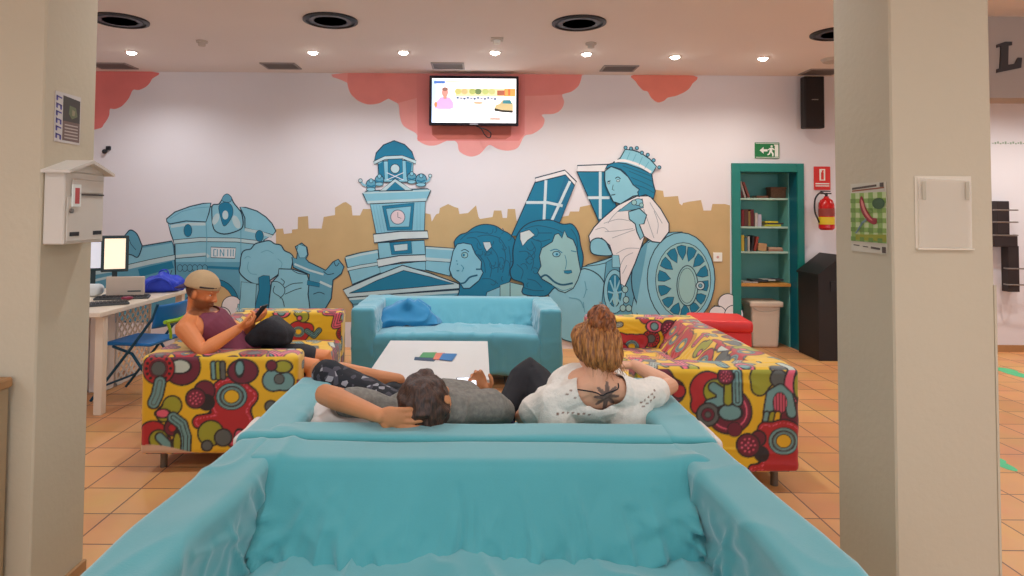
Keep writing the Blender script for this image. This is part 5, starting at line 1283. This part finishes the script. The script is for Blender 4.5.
def arm_l(b, sh, el, wr, s=1., infl=0): limb(b, [sh, mid(sh, el, .35), mid(sh, el, .75), el, mid(el, wr, .25), mid(el, wr, .65), wr], [.052*s, .047*s, .040*s, .038*s, .040*s, .032*s, .025*s], infl)
def leg_l(b, hp, kn, an, s=1., infl=0): limb(b, [hp, mid(hp, kn, .3), mid(hp, kn, .75), kn, mid(kn, an, .28), mid(kn, an, .7), an], [.088*s, .084*s, .064*s, .056*s, .058*s, .043*s, .036*s], infl)
def foot_p(b, an, d, infl=0., up=(0, 0, 1)):
    d = V(d).normalized(); an = V(an); up = V(up).normalized(); t = d.cross(up)
    R = Matrix((t, d, up)).transposed()
    b.ball(an-up*.045-d*.03, (.035+infl, .045+infl, .035+infl), None, R, 14, 8); b.ball(an-up*.050+d*.06, (.040+infl, .085+infl, .028+infl), None, R, 16, 10); b.ball(an-up*.055+d*.13, (.042+infl, .045+infl, .020+infl), None, R, 14, 8)
def shoe(name, an, d, parent, m, up=(0, 0, 1)):
    b = MB(); foot_p(b, an, d, .010, up); return remesh(b, name, .008, m, parent, 2)
def skin_color(base, parts):
    def f(p, n):
        c = np.tile(np.array(base), (len(p), 1)); c *= (1+.06*vnoise(p, 14, 3))[:, None]
        for fn, col, k_ in parts:
            w = np.clip(fn(p), 0, 1)[:, None]*k_; c = c*(1-w)+np.array(col)*w
        return c
    return f
def npv(v): return np.array(V(v)[:])
def loc(p, c, R): return (p-npv(c)) @ np.array(R)       # to the local head frame (columns r, f, u)

# ---------- man in a cap on the left sofa
A = thing('person', 'man in a tan cap and maroon vest on the left patterned sofa', 'person', (-1.42, 4.10, .43))
A_pel, A_neck = (-1.44, 4.10, .53), (-1.745, 4.04, .845); A_r = (0, -1, 0)
A_c, A_f, A_u = V((-1.705, 4.02, .985)), (.95, -.10, -.28), (.28, 0, .96)
shR, elR, wrR = (-1.735, 3.865, .785), (-1.60, 3.80, .670), (-1.43, 3.89, .785)
shL, elL, wrL = (-1.71, 4.24, .785), (-1.50, 4.27, .66), (-1.43, 4.10, .79)
b = MB(); torso(b, A_pel, A_neck, A_r)
r_, f_, u_, R_ = head_prims(b, A_c, A_f, A_u)
limb(b, [A_neck, mid(A_neck, A_c, .5)-f_*.015, A_c-u_*.03-f_*.02], [.062, .055, .056])
limb(b, [mid(A_neck, shR, .15), shR], [.055, .058]); limb(b, [mid(A_neck, shL, .15), shL], [.055, .058])
arm_l(b, shR, elR, wrR, 1.12); arm_l(b, shL, elL, wrL, 1.08)
hand(b, wrR, (.75, .35, .35), (-.45, .2, .8), 1, 42); hand(b, wrL, (.75, -.25, .3), (-.45, 0, .8), -1, 42)
hipR, knR, anR = (-1.42, 4.01, .53), (-1.01, 3.99, .545), (-.965, 4.00, .115)
hipL, knL, anL = (-1.42, 4.20, .53), (-1.00, 4.24, .545), (-.955, 4.26, .115)
leg_l(b, hipR, knR, anR); leg_l(b, hipL, knL, anL); foot_p(b, anR, (1, -.1, 0)); foot_p(b, anL, (1, .1, 0))
def beard(p): q = loc(p, A_c, R_); return ss(-q[:, 2], .022, .045)*ss(q[:, 1], -.03, .005)*ss(.098-q[:, 1]+0*q[:, 2], -.012, .0)*(np.linalg.norm(q, axis=1) < .16)*(q[:, 2] > -.125)
def sideh(p): q = loc(p, A_c, R_); return ss(-q[:, 1], .0, .02)*ss(q[:, 2], -.055, -.03)*(np.linalg.norm(q, axis=1) < .14)
remesh(b, 'body', .0048, m_skin, A, 3, color=skin_color(lin((226, 138, 84)), [(beard, lin((84, 50, 34)), .7), (sideh, lin((60, 38, 28)), .9)]))
eyes(A_c, A_f, A_u, A)
# vest
b = MB(); torso(b, A_pel, A_neck, A_r, .009, up_to=.96)
ax_, rt_, fw_ = torso(MB(), A_pel, A_neck, A_r)
def vcut(p):
    nk = npv(V(A_neck)+V((.05, 0, .0))); g_ = np.linalg.norm((p-nk)*np.array([1, 1, .85]), axis=1)-.088
    for sh in (shR, shL): g_ = np.minimum(g_, np.linalg.norm((p-npv(sh)), axis=1)-.105)
    return g_
remesh(b, 'tank_top', .007, mat('maroon_cotton', (122, 52, 70), .85, .1, 20, .1, 120), A, 2, deform=lambda p, n: p+n*(.004*vnoise(p, 16, 4))[:, None], cut=vcut)
b = MB(); m_shorts = mat('charcoal_shorts', (48, 46, 50), .85, .1)
loft(b, [((-1.50, 4.10, .50), (0, -.165, 0), (.0, 0, .10)), ((-1.38, 4.10, .53), (0, -.185, 0), (.0, 0, .105))])
for h, k_ in ((hipR, knR), (hipL, knL)): limb(b, [h, mid(h, k_, .4), mid(h, k_, .72)], [.100, .098, .090])
remesh(b, 'shorts', .009, m_shorts, A, 2, deform=lambda p, n: p+n*(.005*vnoise(p, 12, 8))[:, None])
for a_, d in ((anR, (1, -.1, 0)), (anL, (1, .1, 0))): shoe('shoe', a_, d, A, mat('grey_canvas_shoe', (110, 104, 100), .8))
# cap: dome, strap gap, bill over the nape
b = MB(); b.ball(A_c+(u_*.034-f_*.010), (.091, .110, .100), None, R_, 28, 18)
o = remesh(b, 'cap', .006, mat('tan_cap_cotton', (196, 164, 122), .85, .08, 14, .15, 120), A, 1, cut=lambda p: loc(p, A_c, R_)[:, 2] - (.030+.10*(loc(p, A_c, R_)[:, 1]-.03)))
sol = o.modifiers.new('s', 'SOLIDIFY'); sol.thickness = .004
b = MB(); pts = []
for i in range(13):
    a_ = PI*(i/12); x = math.cos(a_)
    pts.append((x*.076, math.sin(a_)))
top = [A_c-A.location+r_*x-f_*(.008+.104*math.sqrt(max(0, 1-(x/.088)**2)))+u_*(.024) for x, s_ in pts]
out = [A_c-A.location+r_*x*.9-f_*(.012+.104*math.sqrt(max(0, 1-(x/.088)**2))+.058*s_)+u_*(.016-.045*s_) for x, s_ in pts]
vs = top+out+[p+u_*.005 for p in top]+[p+u_*.005 for p in out]; n_ = len(pts)
fs = []
for i in range(n_-1): fs += [(i, i+1, n_+i+1, n_+i), (2*n_+i, 3*n_+i, 3*n_+i+1, 2*n_+i+1), (n_+i, n_+i+1, 3*n_+i+1, 3*n_+i), (i, 2*n_+i, 2*n_+i+1, i+1)]
fs += [(0, n_, 3*n_, 2*n_), (n_-1, 3*n_-1, 4*n_-1, 2*n_-1)]
b.add(vs, fs, mat('dark_purple_bill', (66, 44, 82), .7)); o = b.build('cap_bill', A, 'all'); o['label'] = 'dark purple bill turned to the back'
b = MB(); arc = [A_c-A.location+r_*(.089*math.sin(a_))+f_*(.100*math.cos(a_)-.008)+u_*(.040+.012*math.cos(a_)) for a_ in [math.radians(x) for x in range(-75, 76, 15)]]
b.tube(arc, .006, mat('dark_strap', (50, 36, 34), .6), 8); o = b.build('cap_strap', A, 'all'); o['label'] = 'dark strap across the forehead'
ph = thing('mobile_phone', 'black mobile phone held by the man in the cap', 'phone', (-1.335, 3.96, .865), 0)
ph.rotation_euler = (0, math.radians(-50), math.radians(-8))
MB().box((-.068, -.035, -.005), (.068, .035, .005), m_dark, bev=.003).build('phone_case', ph); MB().box((-.060, -.031, .0048), (.060, .031, .0056), mat('phone_screen_dim', (60, 70, 90), .2, 0, emit=.4)).build('screen', ph)
# black bag on his lap
m_bag = mat('black_bag_cloth', (34, 32, 36), .8, .4, 26, .3, 80)
def bagd(p, n): q = p.copy(); q[:, 0] -= 0; q[:, 2] = .62+(q[:, 2]-.62)*(1-.55*np.abs((p[:, 0]+1.31)/.16)**1.6); return q+n*(.012*vnoise(p, 12, 6)+.008*ridge(p, 10, 7))[:, None]
o = soft('black_bag', [((-1.45, 4.03, .655), (-1.19, 4.27, .80), .05, .012, bagd)], m_bag); tag(o, 'black patterned cloth bag on the lap of the man in the cap', 'bag')

# ---------- man lying back with a phone
Bp = thing('person', 'dark haired man in a grey T-shirt slouching on the sofa, hand behind head', 'person', (-.30, 3.10, .43))
B_pel, B_neck = V((-.30, 3.13, .53)), V((-.105, 2.785, .665)); B_r = V((.86, .42, .10))
B_c = V((-.195, 2.70, .722)); B_f, B_u = V((.25, .80, .42)), V((-.62, -.28, .60))
shR, elR, wrR = (.055, 2.885, .650), (.12, 3.06, .56), (.025, 3.11, .635)
shL, elL, wrL = (-.34, 2.83, .62), (-.655, 2.82, .715), (-.385, 2.575, .705)
b = MB(); torso(b, B_pel, B_neck, B_r)
r_, f_, u_, R_ = head_prims(b, B_c, B_f, B_u, 1.0)
limb(b, [B_neck, mid(B_neck, B_c, .5), B_c-u_*.03-f_*.02], [.064, .056, .058])
limb(b, [mid(B_neck, shR, .15), shR], [.055, .058]); limb(b, [mid(B_neck, shL, .15), shL], [.055, .058])
arm_l(b, shR, elR, wrR, 1.05); arm_l(b, shL, elL, wrL, 1.16)
hand(b, wrL, (.97, -.02, -.10), (.05, 1, .1), -1, 13, .10, 1.1); hand(b, wrR, (-.35, -.05, .9), (-.1, -1, -.1), 1, 30)
hipR, knR, anR = (-.20, 3.15, .53), (-.40, 3.50, .50), (-.40, 3.62, .115)
hipL, knL, anL = (-.42, 3.13, .55), (-.80, 3.35, .68), (-.42, 3.47, .605)
leg_l(b, hipR, knR, anR); leg_l(b, hipL, knL, anL); foot_p(b, anR, (0, 1, 0)); foot_p(b, anL, (.9, .3, -.1), 0, (.1, .6, .8))
remesh(b, 'body', .0048, m_skin, Bp, 3, color=skin_color(lin((206, 136, 90)), []))
eyes(B_c, B_f, B_u, Bp)
b = MB(); torso(b, B_pel, B_neck, B_r, .020, up_to=1.0)
for s_, e_ in ((shR, elR), (shL, elL)): limb(b, [mid(B_neck, s_, .25), s_, mid(s_, e_, .62)], [.072, .074, .068])
limb(b, [B_neck, mid(B_neck, B_c, .34)], [.086, .080])
nk = npv(mid(B_neck, B_c, .80))
remesh(b, 'tshirt', .007, mat('grey_melange_tshirt', (132, 126, 116), .9, .25, 60, .15, 150), Bp, 3, deform=lambda p, n: p+n*(.006*vnoise(p, 11, 14)+.006*np.maximum(ridge(p, 9, 15), 0)**2)[:, None], cut=lambda p: np.linalg.norm(p-nk, axis=1)-.070)
def plaid():
    m = bpy.data.materials.new('plaid_dark_shorts'); m.use_nodes = True; nt = m.node_tree; N = nt.nodes; L = nt.links; b_ = N['Principled BSDF']; b_.inputs['Roughness'].default_value = .85
    g = N.new('ShaderNodeTexCoord'); v = N.new('ShaderNodeTexVoronoi'); v.inputs['Scale'].default_value = 34; L.new(g.outputs['Object'], v.inputs['Vector'])
    cr = N.new('ShaderNodeValToRGB'); cr.color_ramp.interpolation = 'CONSTANT'; e = cr.color_ramp.elements
    e[0].color = (*lin((26, 26, 32)), 1); e[1].position = .66; e[1].color = (*lin((150, 146, 150)), 1); k2 = cr.color_ramp.elements.new(.80); k2.color = (*lin((70, 66, 74)), 1)
    sp2 = N.new('ShaderNodeSeparateColor'); L.new(v.outputs['Color'], sp2.inputs[0]); L.new(sp2.outputs[0], cr.inputs['Fac']); L.new(cr.outputs['Color'], b_.inputs['Base Color']); return m
b = MB(); loft(b, [(B_pel+V((.02, -.06, 0)), B_r*.165, V((0, .03, .115))), (B_pel+V((-.03, .06, .01)), B_r*.175, V((0, .03, .115)))])
for h, k_ in ((hipR, knR), (hipL, knL)): limb(b, [h, mid(h, k_, .4), mid(h, k_, .9)], [.100, .094, .082])
remesh(b, 'shorts', .008, plaid(), Bp, 2, deform=lambda p, n: p+n*(.006*vnoise(p, 12, 8))[:, None])
shoe('shoe', anR, (0, 1, 0), Bp, m_dark); shoe('shoe', anL, (.9, .3, -.1), Bp, m_dark, (.1, .6, .8))
m_hd = bpy.data.materials.new('dark_brown_hair')
def hairmat(m, c1, c2, R, c, sc=(40, 40, 5)):
    m.use_nodes = True; nt = m.node_tree; N = nt.nodes; L = nt.links; b_ = N['Principled BSDF']; b_.inputs['Roughness'].default_value = .45
    g = N.new('ShaderNodeTexCoord'); mp = N.new('ShaderNodeMapping'); mp.inputs['Scale'].default_value = sc; mp.inputs['Rotation'].default_value = R
    n = N.new('ShaderNodeTexNoise'); n.inputs['Scale'].default_value = 4; n.inputs['Detail'].default_value = 4; n.inputs['Distortion'].default_value = .5
    L.new(g.outputs['Object'], mp.inputs['Vector']); L.new(mp.outputs['Vector'], n.inputs['Vector'])
    cr = N.new('ShaderNodeValToRGB'); e = cr.color_ramp.elements; e[0].position = .35; e[0].color = (*lin(c1), 1); e[1].position = .65; e[1].color = (*lin(c2), 1)
    L.new(n.outputs['Fac'], cr.inputs['Fac']); L.new(cr.outputs['Color'], b_.inputs['Base Color'])
    bp = N.new('ShaderNodeBump'); bp.inputs['Strength'].default_value = .6; bp.inputs['Distance'].default_value = .004; L.new(n.outputs['Fac'], bp.inputs['Height']); L.new(bp.outputs['Normal'], b_.inputs['Normal'])
hairmat(m_hd, (34, 20, 14), (88, 56, 38), (.3, .9, 0), None)
def hair_cut(c, R, fx, fz):   # keep back / top of the head
    def f(p): q = loc(p, c, R); return (q[:, 1] > fx) & (q[:, 2] < fz)
    return f
b = MB()
Bc = lambda o, q: b.ball(B_c+r_*o[0]+f_*o[1]+u_*o[2], q, None, R_, 24, 16)
Bc((0, -.022, .032), (.094, .108, .104)); Bc((0, -.045, -.015), (.084, .078, .076)); Bc((0, .03, .075), (.065, .065, .045))
def hmess(p, n): return p+n*(.007*ridge(p*[1.6, 1, 1], 22, 31)+.005*vnoise(p, 40, 32))[:, None]
remesh(b, 'hair', .005, m_hd, Bp, 2, deform=hmess)
ph = thing('mobile_phone', 'mobile phone with a bright white screen held by the man lying back', 'phone', (-.055, 3.05, .690))
ph.rotation_euler = (math.radians(52), 0, math.radians(8))
MB().box((-.047, -.032, -.006), (.047, .034, .006), m_dark, bev=.003).build('phone_case', ph); MB().box((-.044, -.028, .0058), (.044, .030, .0066), mat('phone_screen_bright', (236, 240, 250), .2, 0, emit=1.3)).build('screen', ph)
# crumpled cover lining on the seat beside his elbow
o = soft('white_blanket', [((-.72, 2.70, .46), (-.44, 2.98, .64), .06, .012, lambda p, n: crumple(p, n, 41, .026))], mat('white_blanket_cloth', (222, 208, 198), .9, .05, 12, .1, 100)); tag(o, 'crumpled off-white blanket between the sofa arm and the man lying back', 'blanket')

# ---------- woman with a ginger bun
W = thing('person', 'woman with a ginger bun and white lace top on the turquoise sofa', 'person', (.42, 3.18, .43))
W_pel, W_neck = V((.42, 3.20, .53)), V((.505, 2.815, .775)); W_r = V((.98, .12, .02))
W_c = V((.503, 2.885, .905)); W_f, W_u = V((-.55, .82, -.20)), V((0, .1, 1))
shR, elR, wrR = (.69, 2.85, .705), (.86, 2.985, .715), (.745, 3.17, .765)
shL, elL, wrL = (.315, 2.84, .685), (.20, 3.03, .56), (.34, 3.2, .62)
b = MB(); torso(b, W_pel, W_neck, W_r, w=.97)
r_, f_, u_, R_ = head_prims(b, W_c, W_f, W_u, .97)
limb(b, [W_neck-V((0, 0, .02)), mid(W_neck, W_c, .5)-f_*.01, W_c-u_*.03-f_*.02], [.058, .049, .052])
limb(b, [mid(W_neck, shR, .15), shR], [.050, .050]); limb(b, [mid(W_neck, shL, .15), shL], [.050, .050])
arm_l(b, shR, elR, wrR, 1.02); arm_l(b, shL, elL, wrL, .95)
hand(b, wrR, (-.55, .55, -.1), (-.2, .1, -1), 1, 22, .08, .95); hand(b, wrL, (.5, .6, -.1), (0, 0, -1), -1, 20, .08, .95)
hipR, knR, anR = (.53, 3.20, .53), (.60, 3.60, .54), (.60, 3.66, .115)
hipL, knL, anL = (.36, 3.15, .53), (.265, 3.42, .665), (.13, 3.17, .545)
leg_l(b, hipR, knR, anR, .95); leg_l(b, hipL, knL, anL, .92); foot_p(b, anR, (0, 1, 0)); foot_p(b, anL, (-.2, -.9, 0))
tc_ = npv((.535, 2.70, .725))
def tattoo(p):
    d = p-tc_; x, z = d[:, 0], d[:, 2]; r0 = np.hypot(x, z*.85); th = np.arctan2(z, x)
    star = (r0 < .040+.015*np.cos(8*th)) & (d[:, 1] < .13); ring_ = (np.abs(r0-.018) < .004)
    leg = (np.abs(np.abs(x)-.006) < .003) & (z < -.02) & (z > -.075)
    return (star & (d[:, 1] < .13)).astype(float)*.9+(leg & (d[:, 1] < .13)).astype(float)*.8
wb_ = remesh(b, 'body', .0042, m_skin, W, 3, color=skin_color(lin((226, 168, 134)), [(tattoo, lin((62, 62, 68)), .85)]))
eyes(W_c, W_f, W_u, W, .97)
bv = BVHTree.FromPolygons([v.co+W.location for v in wb_.data.vertices], [tuple(p.vertices) for p in wb_.data.polygons])
def onb(p, off=.002):
    h = bv.find_nearest(V(p)); return h[0]+h[1]*off-W.location
cord = [onb(p) for p in [(.385+.0*i, 2.74, .775) for i in range(1)]+[(.42, 2.71, .765), (.46, 2.69, .745), (.50, 2.68, .725), (.548, 2.68, .705), (.575, 2.68, .735), (.60, 2.70, .77), (.60, 2.76, .80)]]
MB().tube(smooth([tuple(p) for p in cord], False), .0028, mat('black_cord', (30, 26, 30), .6), 6).build('necklace', W, True)
b = MB(); torso(b, W_pel, W_neck-V((0, 0, .015)), W_r, .024, w=.97, up_to=.96)
for s_, e_, z_ in ((shR, elR, .46), (shL, elL, .62)): limb(b, [mid(W_neck, s_, .36)-V((0, 0, .008)), s_, mid(s_, e_, z_)], [.066, .068, .066])
limb(b, [shR, (.64, 2.84, .57)], [.066, .085]); limb(b, [shL, (.34, 2.84, .57)], [.066, .085])
nk1 = npv((.515, 2.74, .785))
def lcut(p): d = (p-nk1)/np.array([.108, .17, .125]); return (np.linalg.norm(d, axis=1)-1)*.115
eyl = [npv((x, 2.7, z)) for x, z in [(.33+.022*i, .655+.002*(i % 2)) for i in range(7)]+[(.68+.016*i, .70+.010*i) for i in range(5)]+[(.69+.016*i, .685+.010*i) for i in range(4)]+[(.37, .735), (.385, .75), (.40, .722)]]
m_lace = mat('white_lace', (255, 255, 255), .9, .06, 50, .35, 110, attr='Col')
def lace_col(p, n):
    c = np.tile(np.array(lin((236, 226, 212))), (len(p), 1))
    for e_ in eyl: c[(np.hypot(p[:, 0]-e_[0], (p[:, 2]-e_[2])*1.6) < .0062) & (p[:, 1] < 2.85)] = lin((150, 116, 96))
    return c
remesh(b, 'lace_top', .0055, m_lace, W, 3, deform=lambda p, n: p+n*(.006*vnoise(p, 11, 24)+.006*np.maximum(ridge(p, 10, 25), 0)**2)[:, None], color=lace_col, cut=lcut)
m_blkt = mat('black_trousers', (20, 18, 24), .8, .1)
b = MB(); loft(b, [(W_pel+V((0, -.07, 0)), W_r*.170, V((0, .03, .115))), (W_pel+V((0, .06, .01)), W_r*.180, V((0, .03, .115)))])
leg_l(b, hipR, knR, mid(knR, anR, .95), .95, .014); leg_l(b, hipL, knL, mid(knL, anL, .95), .98, .026)
remesh(b, 'trousers', .008, m_blkt, W, 2, deform=lambda p, n: p+n*(.007*vnoise(p, 10, 8))[:, None])
m_sneak = mat('navy_violet_shoe', (52, 50, 84), .6, .1)
shoe('shoe', anR, (0, 1, 0), W, m_sneak); shoe('shoe', anL, (-.2, -.9, 0), W, m_sneak)
m_gh = bpy.data.materials.new('ginger_hair'); hairmat(m_gh, (104, 58, 26), (196, 130, 66), (.2, .5, 0), None, (34, 20, 6))
b = MB(); Bc = lambda o, q: b.ball(W_c+r_*o[0]+f_*o[1]+u_*o[2], q, None, R_, 28, 18)
Bc((0, -.022, .020), (.104, .106, .098)); Bc((0, -.050, -.030), (.092, .074, .072)); Bc((0, -.055, -.068), (.060, .044, .038)); Bc((0, .025, .055), (.080, .072, .056))
def strands(p, n):
    q = loc(p, W_c+u_*.10-f_*.03, R_); th = np.arctan2(q[:, 0], q[:, 1]); 
    rr = np.linalg.norm(q, axis=1)
    a = .0035*np.sin(th*26+3*vnoise(p, 9, 3))+.004*np.sin(th*11+rr*20+2*vnoise(p, 7, 5))+.004*vnoise(p, 20, 6)
    return p+n*a[:, None]
remesh(b, 'hair', .0045, m_gh, W, 2, deform=strands)
bc_ = V((.525, 2.84, 1.028))
b = MB(); b.ball(bc_, (.044, .044, .052), None, R_, 24, 16)
for i in range(3):
    ang = .3+i*1.05; ax1 = (r_*math.cos(ang)+f_*math.sin(ang)); 
    ringp = [bc_+(ax1*math.cos(a_)*.044+(u_*.85+f_*.2*(i-1)).normalized()*math.sin(a_)*.056) for a_ in [2*PI*k_/18 for k_ in range(19)]]
    b.tube(ringp, .015, None, 10)
def bunw(p, n):
    q = loc(p, bc_, R_); a = .003*np.sin(np.arctan2(q[:, 2], q[:, 0])*5+np.arctan2(q[:, 1], q[:, 0])*9)+.003*vnoise(p, 30, 9); return p+n*a[:, None]
m_gb = bpy.data.materials.new('copper_hair'); hairmat(m_gb, (92, 46, 22), (178, 104, 52), (.9, .5, .3), None, (20, 30, 8))
remesh(b, 'hair_bun', .0045, m_gb, W, 1, deform=bunw)
b = MB(); rs_ = random.Random(4)
for i in range(26):
    a_ = rs_.uniform(-2.6, -.5) if i % 2 else rs_.uniform(0, 2*PI); st = W_c+r_*(.085*math.cos(a_))-f_*(.055+.03*abs(math.sin(a_)))-u_*(.05+.04*rs_.random())
    p1 = st+r_*rs_.uniform(-.02, .02)-u_*.025-f_*.008; p2 = p1+r_*rs_.uniform(-.02, .02)-u_*.025
    b.tube([st-W.location, p1-W.location, p2-W.location], [.0014, .0011, .0005], m_gh, 5)
for i in range(14):
    a_ = rs_.uniform(0, 2*PI); st = bc_+r_*.05*math.cos(a_)+u_*.05*math.sin(a_); d = (st-bc_).normalized()
    b.tube([st-W.location, st+d*.02+u_*.004-W.location, st+d*.032+r_*rs_.uniform(-.015, .015)-W.location], [.0013, .001, .0004], m_gh, 5)
o = b.build('loose_strands', W, 'all'); o['kind'] = 'stuff'

for o in (Bp, W): o.location.y -= .035


# ================================================================== LIGHT
wd = bpy.data.worlds.new('world'); bpy.context.scene.world = wd; wd.use_nodes = True
bg = wd.node_tree.nodes['Background']; bg.inputs['Color'].default_value = (.78, .88, 1.0, 1); bg.inputs['Strength'].default_value = 1.0
def area(loc, rot, sx, sy, e, col):
    ld = bpy.data.lights.new('daylight', 'AREA'); ld.shape = 'RECTANGLE'; ld.size = sx; ld.size_y = sy; ld.energy = e; ld.color = col
    o = bpy.data.objects.new('daylight', ld); C.objects.link(o); o.location = loc; o.rotation_euler = rot
for x in (-2.1, 1.9, 5.7): area((x, YR-.02, 1.75), (PI/2, 0, 0), 2.8, 1.8, 38, (.80, .90, 1.0))
vs = bpy.context.scene.view_settings
vs.view_transform = 'Standard'; vs.look = 'None'; vs.gamma = 1; vs.use_curve_mapping = False; vs.exposure = 0.12
